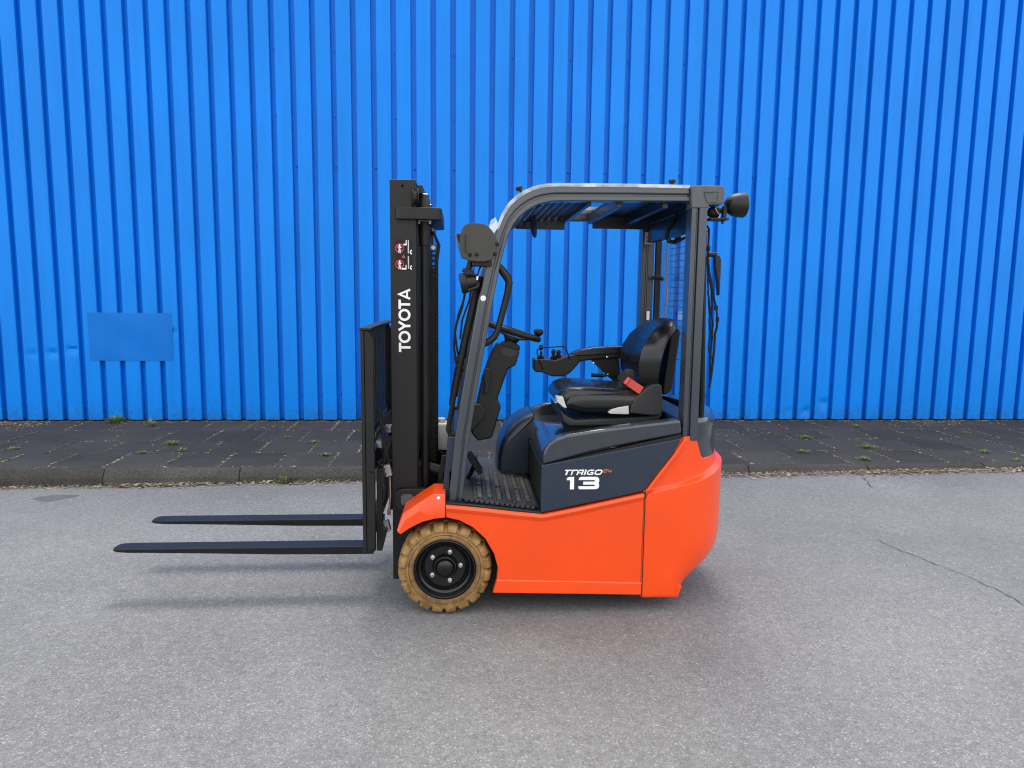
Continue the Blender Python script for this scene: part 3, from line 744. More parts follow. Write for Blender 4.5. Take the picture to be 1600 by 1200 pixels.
for f in (lambda y: y, mir):
    yc = f(YM+.075)
    X0, Zt = at(663,303,YM+.07); X1, Zw = at(663.5,345,YM+.07)
    c = obj('lift_cylinder', MB().lathe([(.019,0),(.021,.02),(.021,Zw-.17-.12),(.026,Zw-.17-.118),(.027,Zw-.17)], (X1, yc, .17), (0,0,1), 24), M['black'], mast)
    obj('cylinder_head', MB().lathe([(.031,0),(.031,.045),(.028,.05),(.026,.068),(.016,.072),(.012,.082)], (X0-.004, yc, bz1+.0005), (0,0,1), 24), M['black'], c)
    obj('washer', MB().lathe([(.027,0),(.027,.004)], (X0-.004, yc, bz1+.070), (0,0,1), 24), M['chrome'], c)
    obj('flange', MB().box(X1-.035, X1+.034, yc-.03, yc+.03, Zw-.004, Zw+.014), M['silver'], c, bevel=.003)
    for s in (-1, 1): obj('flange_bolt', MB().cyl((X1+.026*s, yc-.024, Zw-.016), (X1+.026*s, yc-.024, Zw-.002), .006, 8), M['silver'], c)
# hose and chain bundle
Xh0, Xh1 = at(673,500,.5)[0], at(682.5,500,.5)[0]
obj('hose_guide', MB().box(Xh0-.02, Xh1-.006, .44, .60, .30, 1.62), M['black'], mast, bevel=.004)
m = MB()
for k in range(48):
    z = .50+.0255*k; m.box(Xh0+.0, Xh1-.0, .428, .440, z, z+.012)
obj('lift_chain', m, M['rubber'], mast)
for yy in (.47, .50, .54, .57):
    obj('hose', MB().tube([(Xh1-.004,yy,.5),(Xh1-.002,yy,1.2),(Xh1-.002,yy,1.66),(Xh1+.010,yy,1.74),(Xh1-.015,yy,1.80),(Xh1-.05,yy,1.78)], .008, 8), M['rubber'], mast)
X, Z = at(677,387,.43); obj('hose_label', MB().box(X-.016, X+.016, .424, .428, Z-.014, Z+.014), M['blue_label'], mast)
obj('label_mark', MB().obox((X, .4235, Z), (.006,0,.006), (0,.0004,0), (-.006,0,.006)), M['white'], mast)
# bottom bracket with a rounded pocket
(qx0, qz1), (qx1, qz0) = at(617,765,.20), at(672,799,.20)
lp = rrect(qx0, qx1, qz0, qz1, .035)
br = obj('mount_bracket', MB().prism(lp, .205, .25), M['black'], mast, bevel=.005, seg=3)
obj('mount_bracket', MB().prism(lp, mir(.25), mir(.205)), M['black'], mast, bevel=.005, seg=3)
(rx0, rz1), (rx1, rz0) = at(626,772,.2), at(646,790,.2)
ring_o, ring_i = rrect(rx0-.006, rx1+.006, rz0-.006, rz1+.006, .022), rrect(rx0, rx1, rz0, rz1, .018)
obj('pocket_rim', MB().ribbon(ring_o+ring_o[:1], ring_i+ring_i[:1], .199, .206), M['black'], br, bevel=.0015)
obj('pocket_floor', MB().prism(ring_i, .2035, .2045), M['lens'], br)
# tilt cylinder and brace behind the mast
obj('tilt_cylinder', MB().cyl((mx1+.0,.36,.63), (.01,.36,.58), .028, 16), M['black'], truck)
obj('brace', MB().prism(ats([(676,800),(690,712),(697,712),(684,800)],.3), .30, .32), M['black'], truck, bevel=.002)
obj('bulkhead', MB().box(.015, .035, .10, .94, .45, .66), M['black'], truck, bevel=.004)
obj('inner_fender', MB().box(-.16, .014, .80, .815, .42, .70), M['black'], truck, bevel=.004)
# lettering up the near rail
(u0x, u0z), (u1x, u1z) = at(641.5,550,YM), at(622.5,451,YM)
LW = u1z-u0z; LH = abs(u0x-u1x)
def TM(u, v, d): return (u0x-v*LH, YM-.0006-d, u0z+u*LW)      # u along the mast 0..1, v letter height 0..1
asp = LW/LH                                                     # keep stroke widths even
def TMs(u, v, d): return TM(u/asp, v, d)
letters = MB(); sw = .205
def L_T(u, w): stroke(letters, [(u, 1-sw/2), (u+w, 1-sw/2)], sw, TMs); stroke(letters, [(u+w/2, 0), (u+w/2, 1-sw)], sw, TMs)
def L_O(u, w): stroke(letters, ell(u+w/2, .5, w/2-sw/2, .5+.015-sw/2, 36), sw, TMs, closed=True)
def L_Y(u, w): stroke(letters, [(u+.09, 1), (u+w/2, .44), (u+w-.09, 1)], sw*.98, TMs); stroke(letters, [(u+w/2, 0), (u+w/2, .40)], sw, TMs, d=.0010)
def L_A(u, w): stroke(letters, [(u+.09, 0), (u+w/2, .93), (u+w-.09, 0)], sw*.95, TMs); stroke(letters, [(u+.27, .27), (u+w-.27, .27)], sw*.8, TMs, d=.0009)
cur = 0; ws = [.80,1.04,.90,1.04,.80,.96]; gap = (asp-sum(ws)+.16)/5-.03
for ch, w in zip((L_T, L_O, L_Y, L_O, L_T, L_A), ws): ch(cur, w); cur += w+gap
obj('mast_lettering', letters, M['white'], near_rail, recalc=True)
# warning sticker: two figures in red rings, a red triangle, white truck outlines
(sx0, sz1), (sx1, sz0) = at(617,374,YM), at(644,423,YM)
stk = obj('warning_sticker', MB().box(sx0, sx1, YM-.0012, YM-.0002, sz0, sz1), M['black_blue'], near_rail)
SW_, SH_ = sx1-sx0, sz1-sz0
def TS(u, v, d): return (sx0+u*SW_, YM-.0013-d, sz0+v*SH_)
red = MB(); whi = MB()
for (cx_, cy_) in ((.27,.72),(.27,.20)):
    k = SW_/SH_
    stroke(red, [(cx_+.23*math.cos(a), cy_+.23*k*math.sin(a)) for a in [2*math.pi*i/28 for i in range(28)]], .035, TS, closed=True, d=.0004)
    stroke(red, [(cx_-.16, cy_+.09), (cx_+.16, cy_-.09)], .03, TS, d=.0012)
    poly(whi, [(cx_-.06,cy_-.16),(cx_-.03,cy_-.16),(cx_-.01,cy_-.03),(cx_+.02,cy_-.16),(cx_+.06,cy_-.16),(cx_+.05,cy_),(cx_+.12,cy_+.02),(cx_+.05,cy_+.07),(cx_-.05,cy_+.07),(cx_-.12,cy_),(cx_-.05,cy_)], TS, d=.0007)
    poly(whi, ell(cx_, cy_+.10, .05, .028, 12), TS, d=.0007)
poly(red, [(.40,.405),(.60,.405),(.50,.53)], TS, d=.0004)
for vb, vt in ((.56,.98),(.06,.47)):
    stroke(whi, [(.80,vb),(.80,vt)], .03, TS, d=.0003); stroke(whi, [(.76,vb),(.76,vt)], .012, TS, d=.0003)
    stroke(whi, [(.98,vb+.10),(.90,vb+.06),(.90,vb+.02),(.98,vb-.02)], .05, TS, d=.0004)
stroke(whi, [(.50,.84),(.66,.84),(.66,.98)], .05, TS, d=.0004); stroke(whi, [(.38,.06),(.64,.06),(.64,.18)], .05, TS, d=.0004)
obj('sticker_red', red, M['red'], near_rail); obj('sticker_white', whi, M['white'], near_rail)

# ---- carriage, load backrest, forks
carr = bpy.data.objects.new('carriage', None); COL.objects.link(carr); carr.parent = truck; carr.location = Vector((-.38, CY, 0))-WLOC['forklift']; WLOC['carriage'] = Vector((-.38, CY, 0))
yA = .05
(cx0, cz1), (cx1, cz0) = at(562.5,512,yA), at(587,864,yA)
cxm = at(571,700,yA)[0]; cx0 = (cx0+at(565,700,yA)[0])/2
for f in (lambda y: y, mir):
    a, b_ = y2(f, yA, yA+.03)
    zc = cz1-.012
    obj('upright', MB().box(cx0, cxm-.001, a, b_, cz0, cz1-.012), M['black'], carr, bevel=.003)
    a, b_ = y2(f, yA+.004, yA+.045)
    obj('upright_web', MB().prism([(cxm, cz0+.004),(cx1-.002, cz0+.004),(cx1-.002, cz1-.055),(cxm+.018, cz1-.014),(cxm, cz1-.014)], a, b_), M['black'], carr, bevel=.003)
    for (x, y) in ((582,736.5),(582,858)):
        X, Z = at(x, y, yA); obj('bolt', MB().lathe([(.011,0),(.011,.004),(.007,.006)], (X, f(yA+.004), Z), (0,-1 if f(0)<CY else 1,0), 6), M['black_blue'], carr)
    plt = ats([(588,734),(600,734),(600,752),(597,762),(597,800),(598,826),(605,829),(597,862),(588,862)], .16)
    obj('roller_plate', MB().prism(plt, *y2(f, .17, .20)), M['black'], carr, bevel=.003)
obj('top_beam', MB().box(cx0-.004, cx1-.008, yA-.004, 1.15, cz1-.012, cz1), M['black'], carr, bevel=.003)
m_z = .80
for k in range(11):
    yy = .13+.0975*k; obj('slat', MB().box(cx0+.008, cx0+.024, yy-.019, yy+.019, m_z, cz1-.012), M['black'], carr, bevel=.002)
obj('lower_beam', MB().box(cx0+.002, cx0+.035, yA+.031, mir(yA)-.031, cz0+.02, cz0+.115), M['black'], carr, bevel=.004)
obj('upper_beam', MB().box(cx0+.002, cx0+.035, yA+.031, mir(yA)-.031, .62, .72), M['black'], carr, bevel=.004)
obj('backrest_rail', MB().box(cx0+.004, cx0+.03, yA+.031, 1.14, .80, .84), M['black'], carr, bevel=.003)
# side shift cylinder, fittings and lines between carriage and mast
obj('shift_cylinder', MB().cyl((cx1+.02,.30,.60), (cx1+.02,.74,.60), .026, 16), M['black'], carr)
for (x, y, r_) in ((606,735,.028),(604,822,.026)):
    X, Z = at(x, y, .22)
    o = obj('fitting', MB().obox((X, .225, Z), (.016,0,.004), (0,.02,0), (-.006,0,r_)), M['steel'], carr, bevel=.004)
    obj('nut', MB().lathe([(.014,0),(.014,.02),(.009,.022),(.009,.04)], (X-.012, .215, Z-.012), (-.7,-.25,-.7), 6), M['black'], o)
Xa, Za = at(609,745,.22); Xb, Zb = at(608,800,.22)
obj('steel_pipe', MB().tube([(Xa,.22,Za),(Xa+.002,.22,(Za+Zb)/2),(Xb,.22,Zb)], .005, 8), M['steel'], carr)
obj('pipe_nut', MB().cyl((Xb,.22,Zb+.014), (Xb,.22,Zb-.012), .010, 6), M['steel'], carr)
for (pts, r_) in (([(592,640),(600,690),(606,715),(604,730)],.010), ([(611,640),(596,668),(585,690)],.006), ([(598,725),(606,700),(611,682)],.012), ([(590,720),(598,735),(604,760),(598,790)],.009)):
    obj('hose', MB().tube([(at(x,y,.26)[0], .26, at(x,y,.26)[1]) for x, y in pts], r_, 8), M['rubber'], carr)
for (x, y) in ((595,688),(609,664)):
    X, Z = at(x, y, .3); obj('valve_cap', MB().lathe([(.022,0),(.022,.012),(.017,.013),(.016,.035)], (X,.3,Z), (0,0,-1), 12), M['steel'], carr)
obj('valve_block', MB().box(cx1-.005, cx1+.07, .34, .46, .66, .74), M['black'], carr, bevel=.004)
def fork(y0, y1):
    ft = at(240,849.5,YM); hz = at(565,846,YM)[1]-.026; ftip = -1.626; base = cx0+.002; T = .040
    prof_t = [(ftip,.012,.036),(ftip+.005,.014,.025),(ftip+.014,.015,.015),(ftip+.03,.016,.007),(ftip+.055,.017,.002),(ftip+.09,.018,0),(ftip+.2,.020,0),(ftip+.45,.026,0),(ftip+.80,.036,0),(base-.10,.040,0),(base+.02,.040,0)]
    loops = []
    for i, (x, th, ins) in enumerate(prof_t):
        z1 = hz - (.006 if i == 0 else (.003 if i == 1 else 0)); 
        loops.append([(x,y0+ins,z1-th),(x,y1-ins,z1-th),(x,y1-ins,z1),(x,y0+ins,z1)])
    o = obj('fork', MB().loft(loops), M['black_blue'], truck, bevel=.003)
    obj('fork_shank', MB().box(base-.014, base+.0, y0+.001, y1-.001, hz-.03, .74), M['black_blue'], o, bevel=.003)
fork(YM, YM+.10); fork(mir(YM)-.10, mir(YM))

# ---- lettering on the side cover
(ax0, az0), (ax1, az1) = at(880.5,742,.006), at(942.5,733.5,.006)
def side_T(x0p, y0p, x1p, y1p, shear=0):
    (xa, za), (xb, zb) = at(x0p, y0p, .006), at(x1p, y1p, .006)
    def T(u, v, d): return (xa+(u+shear*v)*(zb-za), .0055-d, za+v*(zb-za))
    return T, (xb-xa)/(zb-za)
cover = [o for o in truck.children if o.name == 'side_cover'][0]
T13, w13 = side_T(884.5, 764.5, 936, 744.8)
big = MB()
poly(big, [(.30,0),(.62,0),(.62,1),(.26,1),(.12,.96),(.04,.86),(.02,.74),(.30,.74)], T13)
s3 = [(1.00,.99)]
poly(big, [(.98,.0)][:0] or [(1.06,0),(2.30,0),(2.48,.03),(2.58,.12),(2.62,.24),(2.62,.38),(2.56,.49),(2.62,.60),(2.62,.76),(2.58,.88),(2.48,.97),(2.30,1),(1.20,1),(1.06,.96),(1.0,.86),(.98,.74),(2.22,.74),(2.27,.70),(2.27,.65),(2.22,.61),(1.35,.61),(1.35,.37),(2.22,.37),(2.27,.33),(2.27,.28),(2.22,.24),(.96,.24),(.97,.12),(1.0,.04)], T13)
obj('number_lettering', big, M['white'], cover)
Tt0, wt = side_T(880.5, 742.2, 943, 733.6, .36)
def Tt(u, v, d): return Tt0(u*1.07, v, d)
wd = MB(); s = .24
stroke(wd, [(-.05,1-.11),(1.12,1-.11)], .22, Tt); stroke(wd, [(.42,0),(.42,.78)], .30, Tt)
stroke(wd, [(1.34,0),(1.34,.89),(2.20,.89)], .24, Tt)
stroke(wd, [(2.34,0),(2.34,.72),(2.55,.89),(3.15,.89),(3.15,0)], .25, Tt); stroke(wd, [(2.48,.40),(3.02,.40)], .18, Tt, d=.001)
stroke(wd, [(3.62,0),(3.62,1)], .28, Tt)
stroke(wd, [(5.05,.89),(4.30,.89),(4.07,.74),(4.07,.26),(4.30,.11),(5.0,.11),(5.0,.46),(4.55,.46)], .22, Tt)
stroke(wd, [(5.42,.26),(5.42,.74),(5.66,.89),(6.24,.89),(6.46,.74),(6.46,.26),(6.24,.11),(5.66,.11)], .23, Tt, closed=True)
obj('name_lettering', wd, M['white'], cover)
T2, w2 = side_T(941.0, 738.6, 956.5, 732.8, .35)
sm = MB()
stroke(sm, [(.05,.88),(1.0,.88),(1.0,.52),(.12,.52),(.12,.12),(1.05,.12)], .22, T2)
stroke(sm, [(1.42,.98),(1.42,.36),(2.45,.36)], .22, T2); stroke(sm, [(2.12,.0),(2.12,.8)], .24, T2, d=.001)
obj('voltage_lettering', sm, M['orange_print'], cover)

# ---- overhead guard
guard = bpy.data.objects.new('overhead_guard', None); COL.objects.link(guard); guard.parent = truck; guard.location = Vector((.6, CY, .8))-WLOC['forklift']; WLOC['overhead_guard'] = Vector((.6, CY, .8))
gy0, gy1 = .055, .125
outer = [(700,790),(711,682),(722.5,612),(734,545),(747.5,468),(760,414),(768,386),(776,357),(785,334),(796,317),(808,306),(820,298.5),(831,293.5),(843,290),(856,288),(868,287.3),(980,288.3),(1078,290.5)]
inner = [(721.5,789),(733.5,684),(745,615),(757,547),(770.5,470),(781,418),(787.5,391),(794.5,367),(802,351.5),(811,340),(821,331),(831,324.5),(840,320),(850,317),(860,315),(871,314),(978,314),(1079,314.5)]
O, I = ats(outer, gy0), ats(inner, gy0)
def lerp2(A, B, t): return [(a[0]+(b_[0]-a[0])*t, a[1]+(b_[1]-a[1])*t) for a, b_ in zip(A, B)]
def guard_side(f):
    a, b_ = y2(f, gy0, gy1)
    obj('side_rail', MB().ribbon(O, lerp2(O, I, .56), a, b_), M['guard'], guard, bevel=.007, seg=3)
    a, b_ = y2(f, gy0+.014, gy1-.006)
    obj('side_rail_groove', MB().ribbon(lerp2(O, I, .54), lerp2(O, I, .70), a, b_), M['guard'], guard)
    a, b_ = y2(f, gy0+.003, gy1-.004)
    obj('side_rail_lip', MB().ribbon(lerp2(O, I, .69), I, a, b_), M['guard'], guard, bevel=.005, seg=3)
    # rear post, fluted
    (x0, zt), (x1, _) = at(1080,316,gy0), at(1104,316,gy0); zb = zs_post-.02; w = x1-x0
    for (p, q, d) in ((0,.33,.004),(.34,.47,.012),(.48,1.0,.0)):
        a, b_ = y2(f, gy0+d-.02, gy1-.004)
        obj('rear_post', MB().box(x0+w*p, x0+w*q, a, b_, zb, zt+.0 if p else zt), M['guard_post'], guard, bevel=.004, seg=3)
    # cast corner with a pocket
    corner = ats([(1078,291),(1126,291),(1130,294.5),(1130,317),(1126,320.5),(1106,321),(1104.5,326),(1079,326)], gy0)
    a, b_ = y2(f, gy0-.022, gy1)
    cn = obj('corner_casting', MB().prism(corner, a, b_), M['guard_rough'], guard, bevel=.006, seg=3)
    pk = ats([(1102,301),(1120.5,300),(1122,302),(1120,312),(1118,314.5),(1107,315),(1105,313)], gy0-.022)
    cc = (sum(p_[0] for p_ in pk)/len(pk), sum(p_[1] for p_ in pk)/len(pk))
    po = [(cc[0]+(x-cc[0])*1.18, cc[1]+(z-cc[1])*1.25) for x, z in pk]
    a, b_ = y2(f, gy0-.027, gy0-.02)
    obj('pocket_rim', MB().ribbon(po+po[:1], pk+pk[:1], a, b_), M['guard_rough'], cn, bevel=.002)
M['guard_post'] = simple('post_paint', (.034,.042,.055), .26, coat=.25, var=.06, vscale=8, rvar=.03)
M['guard_rough'] = simple('cast_paint', (.07,.074,.078), .45, var=.2, vscale=30, bump=.12, bscale=120, dust=.2, dust_col=(.15,.15,.14))
both(guard_side)
M['guard_base'] = M['guard_post']
# white wrap left on the top edges
fo_, fi_ = lerp2(O, I, -.05), lerp2(O, I, .16)
def film(f):
    a, b_ = y2(f, gy0-.0035, gy1+.0035)
    obj('plastic_film', MB().ribbon(fo_[7:], fi_[7:], a, b_), M['film'], guard)
both(film)
(flx, flz) = at(772,352,gy0)
obj('film_flap', MB().grid([[(flx-.004,gy0-.006,flz-.035),(flx+.012,gy0-.01,flz-.02),(flx+.02,gy0-.006,flz)],[(flx-.02,gy0+.01,flz-.02),(flx-.004,gy0+.02,flz+.005),(flx+.01,gy0+.02,flz+.03)],[(flx-.022,gy0+.06,flz),(flx-.012,gy0+.07,flz+.03),(flx+.012,gy0+.07,flz+.045)]]), M['film_white'] if 'film_white' in M else M['film'], guard)
# roof: cross bars and panels between the side rails
rz = at(980,300,gy0)[1]
xr = at(1090,300,gy0)[0]
(xf0, zf0) = at(806,330,gy1); (xf1, _) = at(883,330,.85)
roof_z = rz-.004
# front ribbed panel following the bend
for k in range(9):
    t = k/8; x = .31+.32*t
    zz = rz-.005-.085*(1-t)**2
    obj('roof_slat', MB().obox((x, CY, zz-.020), (.0135,0,.0135*.16*(1-t)*4), (0,CY-gy1,0), (0,0,.007)), M['black'], guard, bevel=.003)
# clear sheet between the panels and the rear dark panel
obj('roof_sheet', MB().box(.672, .79, gy1+.002, mir(gy1)-.002, rz-.006, rz-.002), M['glass'], guard)
obj('roof_panel', MB().box(.79, xr+.02, gy1+.002, mir(gy1)-.002, rz-.012, rz-.002), M['slate'], guard, bevel=.002)
for x in (.805, 1.02, xr+.01): obj('cross_bar', MB().box(x-.014, x+.014, gy1+.003, mir(gy1)-.003, rz-.060, rz-.0125), M['slate'], guard, bevel=.004)
obj('cross_bar', MB().box(.65, .672, gy1+.003, mir(gy1)-.003, rz-.055, rz-.008), M['slate'], guard, bevel=.004)
obj('side_lip', MB().box(.82, xr, mir(gy1)-.02, mir(gy1)-.006, rz-.085, rz-.0125), M['slate'], guard, bevel=.003)
obj('side_lip', MB().box(.38, .66, mir(gy1)-.02, mir(gy1)-.006, rz-.095, rz-.045), M['slate'], guard, bevel=.003)
obj('film_strip', MB().grid([[(.68+.02*i, y, rz-.012-.004*math.sin(i*2.1+y*9)) for i in range(6)] for y in (.70,.74,.78,.82,.86,.90)]), M['film'], guard)
obj('rear_header', MB().box(xr-.0, xr+.045, gy1+.003, mir(gy1)-.003, rz-.16, rz-.062), M['slate'], guard, bevel=.006)
for (x, y) in ((815,301),(1050.5,291)):
    X, Z = at(x, y, gy0+.03)
    k = obj('roof_knob', MB().lathe([(.006,0),(.006,.012),(.014,.014),(.016,.02),(.016,.028),(.012,.032)], (X, gy0+.035, Z), (-.55 if x < 900 else 0, 0, 1), 14), M['black'], guard)
# front grab handle
X = lambda p, Y: (at(p[0], p[1], Y)[0], Y, at(p[0], p[1], Y)[1])
hp_ = [(776,412),(785,423),(793,434),(795.5,442),(793,458),(786,485),(778,515),(773,526),(765,533),(753,538)]
obj('grab_handle', MB().tube([X(p, .10) for p in hp_], [.015,.019,.020,.018,.016,.0155,.0155,.016,.017,.018], 10), M['plastic'], guard)
X0_, Z0_ = at(755,466,gy0); obj('round_sticker', MB().lathe([(.0125,0),(.0125,.001)], (X0_, gy0-.0002, Z0_), (0,-1,0), 24), M['white'], guard)
# windscreen with its rubber edge
wp = [(752,432),(744,462),(727,535),(711,610),(702,660),(700.5,672),(704,679),(712,679)]
near_e = [X(p, .115) for p in wp]; far_e = [(p[0], mir(.115), p[2]) for p in near_e]
obj('windscreen', MB().grid([[p for p in near_e[:6]], [p for p in far_e[:6]]]), M['glass'], guard)
obj('windscreen_seal', MB().tube(near_e, .0125, 10), M['rubber'], guard)
obj('windscreen_seal', MB().tube(far_e, .0125, 10), M['rubber'], guard)
obj('windscreen_seal', MB().tube([near_e[6], far_e[6]], .012, 10), M['rubber'], guard)
obj('cowl', MB().ribbon(ats([(700,682),(694,740),(690,789)],.10), ats([(722,682),(712,740),(708,789)],.10), .10, mir(.10)), M['slate'], truck, bevel=.006)
for yy in (.25,): obj('wiper', MB().tube([X((746,470),yy), X((724,560),yy), X((713,620),yy)], .008, 6), M['rubber'], guard)
# cables down the pillar
for pts, r_ in (([(746,450),(741,470),(733,500),(728,540),(726,560)],.008), ([(727,455),(722,480),(712,510),(709,540),(712,562),(716,575)],.0055), ([(724,470),(716,492),(711,520),(714,545),(718,566)],.005), ([(738,440),(733,470),(722,500),(719,530)],.0045), ([(712,560),(716,575),(720,590)],.008)):
    obj('cable', MB().tube([X(p, .16) for p in pts], r_, 8), M['rubber'], guard)
for p in ((717,560),(720,578)): obj('cable_clip', MB().obox(X(p,.16), (.014,0,.004), (0,.012,0), (-.002,0,.012)), M['rubber'], guard, bevel=.002)
# folding mirror inside, edge on
Xm, Zm = at(832,350,.62)
mr_ = obj('mirror', MB().lathe([(.001,-.008),(.05,-.006),(.072,0),(.074,.006),(.068,.010),(.001,.011)], (Xm, .62, Zm), (.95,-.28,.12), 28), M['black'], guard, smooth=50)
obj('mirror_arm', MB().tube([(Xm-.005,.63,Zm+.02),(Xm-.04,.66,Zm+.015),(Xm-.06,.70,Zm+.03),(Xm-.03,.74,Zm+.08)], .007, 8), M['rubber'], mr_)
obj('mirror_mount', MB().box(Xm-.05, Xm+.01, .60, .66, Zm+.055, Zm+.085), M['black'], mr_, bevel=.004)

# ---- work lamps
lampf = bpy.data.objects.new('front_lamp', None); COL.objects.link(lampf); lampf.parent = truck; Xl, Zl = at(748,380,.02); lampf.location = Vector((Xl,.02,Zl))-WLOC['forklift']; WLOC['front_lamp'] = Vector((Xl,.02,Zl))
gp = ats([(719,368),(721.5,358),(726,352),(732,349),(741,348.5),(752,349),(759,351),(765,355.5),(770,362),(775,372),(779.5,380),(779.5,386),(777,394),(775,400.5),(768,405),(758,408.5),(746,408.5),(734,407),(726,404),(720.5,400),(718,394),(717.5,384)], .0)
M['plate_grey'] = simple('matt_plate', (.038,.036,.031), .6, var=.06, vscale=8)
gd = obj('lamp_guard', MB().prism(gp, 0, .006), M['plate_grey'], lampf, bevel=.0015)
obj('guard_slot', MB().tube([(*at(p[0],p[1],0)[:1], -.0008, at(p[0],p[1],0)[1]) for p in ((727.3,366),(727.2,380),(726.5,391),(729.5,395))], .006, 8, flat=.12), M['seam'], gd)
for (x, y) in ((734.3,398),(744.8,397.7),(776.7,381.5),(773,397)):
    a_, b_ = at(x, y, 0); obj('bolt', MB().lathe([(.0085,0),(.0085,-.002),(.006,-.0055),(.003,-.0058)], (a_, 0, b_), (0,1,0), 12), M['black_blue'], gd)
lm = ats([(711.5,366),(719,363),(762,372),(752,410),(722,402)], .03)
obj('lamp_housing', MB().prism(lm, .022, .15), M['black'], lampf, bevel=.012, seg=3)
lens = ats([(710.5,365.5),(713,364.8),(723.5,401.5),(721,402.5)], .03); obj('lamp_lens', MB().prism(lens, .02, .152), M['lens'], lampf, bevel=.002)
obj('lamp_bracket', MB().tube([X((737,404),.07), X((734,414),.07), X((731,424),.07)], .014, 8), M['black'], lampf)
obj('lamp_bracket', MB().obox(X((731.5,424),.06), (.026,0,-.006), (0,.02,0), (.003,0,.008)), M['black'], lampf, bevel=.003)
obj('lamp_bracket', MB().box(Xl-.03, Xl+.06, .03, .10, at(745,412,.05)[1]-.012, at(745,406,.05)[1]), M['black'], lampf, bevel=.004)
a_ = Vector(X((719.5,443.5),.06)); b_ = Vector(X((747,440),.06)); ax_ = (b_-a_).normalized()
obj('spot_lamp', MB().lathe([(.030,.004),(.040,0),(.044,0),(.0455,.004),(.0455,.028),(.043,.030),(.040,.060),(.034,.075),(.022,.083),(.001,.086)], a_, Vector((ax_.x,.03,ax_.z+.06)), 28), M['plastic'], lampf, smooth=30)
obj('spot_lens', MB().lathe([(.036,.003),(.001,.001)], a_, Vector((ax_.x,.03,ax_.z+.06)), 24, caps=False), M['chrome'], lampf)
obj('spot_yoke', MB().tube([X((727,428),.02), X((736,428),.02), X((744,430),.03)], .007, 6), M['black'], lampf)
obj('spot_yoke', MB().tube([X((731,454),.02), X((745,449),.02), X((748,443),.03)], .006, 6), M['black'], lampf)
obj('connector', MB().obox(X((745.8,434.5),.03), (.004,0,-.001), (0,.006,0), (.001,0,.008)), M['white'], lampf, bevel=.001)
obj('connector_cable', MB().tube([X((746,430),.04), X((749,420),.06), X((755,412),.08)], .004, 6), M['rubber'], lampf)
lampr = bpy.data.objects.new('rear_lamp', None); COL.objects.link(lampr); lampr.parent = truck; Xr, Zr = at(1150,324,.12); lampr.location = Vector((Xr,.12,Zr))-WLOC['forklift']; WLOC['rear_lamp'] = Vector((Xr,.12,Zr))
c0 = Vector(X((1134,320),.10)); c1 = Vector(X((1163,325.5),.10)); axr = (c1-c0).normalized()
obj('lamp_housing', MB().lathe([(.001,-.004),(.022,.0),(.038,.012),(.049,.030),(.0535,.05),(.0545,.052),(.056,.070),(.0575,.085),(.055,.090),(.050,.091),(.048,.084),(.001,.080)], c0, Vector((axr.x, .05, axr.z+.16)), 36), M['plastic'], lampr, smooth=30)
obj('lamp_bracket', MB().tube([X((1112,327),.11), X((1128,329),.11), X((1134,331),.11)], .012, 8), M['black'], lampr)
obj('lamp_bracket', MB().box(at(1106,340,.1)[0], at(1136,340,.1)[0], .07, .15, at(1120,344.5,.1)[1], at(1120,341,.1)[1]), M['black'], lampr, bevel=.002)
obj('lamp_stem', MB().obox(X((1131.5,332),.10), (.009,0,0), (0,.014,0), (.002,0,.03)), M['black'], lampr, bevel=.003)
obj('bolt', MB().cyl(X((1129,342),.10), X((1129,350),.10), .006, 8), M['black'], lampr)
obj('lamp_motor', MB().lathe([(.018,0),(.024,.01),(.024,.045),(.015,.05)], X((1107,331),.10), (1,0,-.1), 16), M['rubber'], lampr)
obj('lamp_wire', MB().tube([X(p,.07) for p in ((1121,322),(1118,326),(1121,332),(1125,336),(1123,341))], .0025, 6), M['steel'], lampr)

# ---- rear window, wiring, counterweight cap
XW = at(1032,440,mir(.14))[0]
wz0, wz1 = at(1100,648,.2)[1]-.10, at(1031,378,mir(.14))[1]
def wcurve(y): return XW+.045*(1-((y-CY)/(CY-.12))**2)**.5 if abs(y-CY) < CY-.12 else XW
ysw = [.125+(mir(.125)-.125)*k/16 for k in range(17)]
win = obj('rear_window', MB().grid([[(wcurve(y), y, z) for y in ysw] for z in (wz0, wz1)]), M['glass'], truck)
obj('window_seal', MB().tube([(wcurve(y), y, wz0) for y in ysw], .014, 8), M['rubber'], win)
obj('window_trim', MB().tube([(wcurve(y), y, wz1+.004) for y in ysw[1:-1]], .0045, 6), M['copper'], win)
obj('window_trim', MB().tube([(wcurve(ysw[-2]), ysw[-2], wz1+.004), (wcurve(ysw[-2]), ysw[-2], wz1-.26), (wcurve(ysw[-2]), ysw[-2]-.02, wz1-.265), (wcurve(ysw[-2]), ysw[-2]-.02, wz1-.36), (wcurve(ysw[-2]), ysw[-2], wz1-.365), (wcurve(ysw[-2]), ysw[-2], wz0+.1)], .004, 6), M['copper'], win)
obj('window_seal', MB().tube([(wcurve(ysw[0]), ysw[0], wz0), (wcurve(ysw[0]), ysw[0], wz0+.2), (XW-.02, ysw[0], wz1)], .014, 8), M['rubber'], win)
m = MB()
for k in range(18):
    z = wz1-.045-.036*k; m.tube([(wcurve(y)-.003, y, z) for y in ysw[2:-2]], .0012, 4)
for k in range(24):
    y = ysw[2]+(ysw[-3]-ysw[2])*k/23; m.tube([(wcurve(y)-.003, y, wz1-.16), (wcurve(y)-.003, y, wz1-.045-.036*17)], .0003, 3)
tag(obj('heater_wires', m, M['rubber'], win), kind='stuff')
obj('window_stile', MB().box(at(1022,430,mir(.1))[0], at(1030.5,430,mir(.1))[0], mir(.13), mir(.10), wz0, rz-.06), M['black'], guard, bevel=.003)
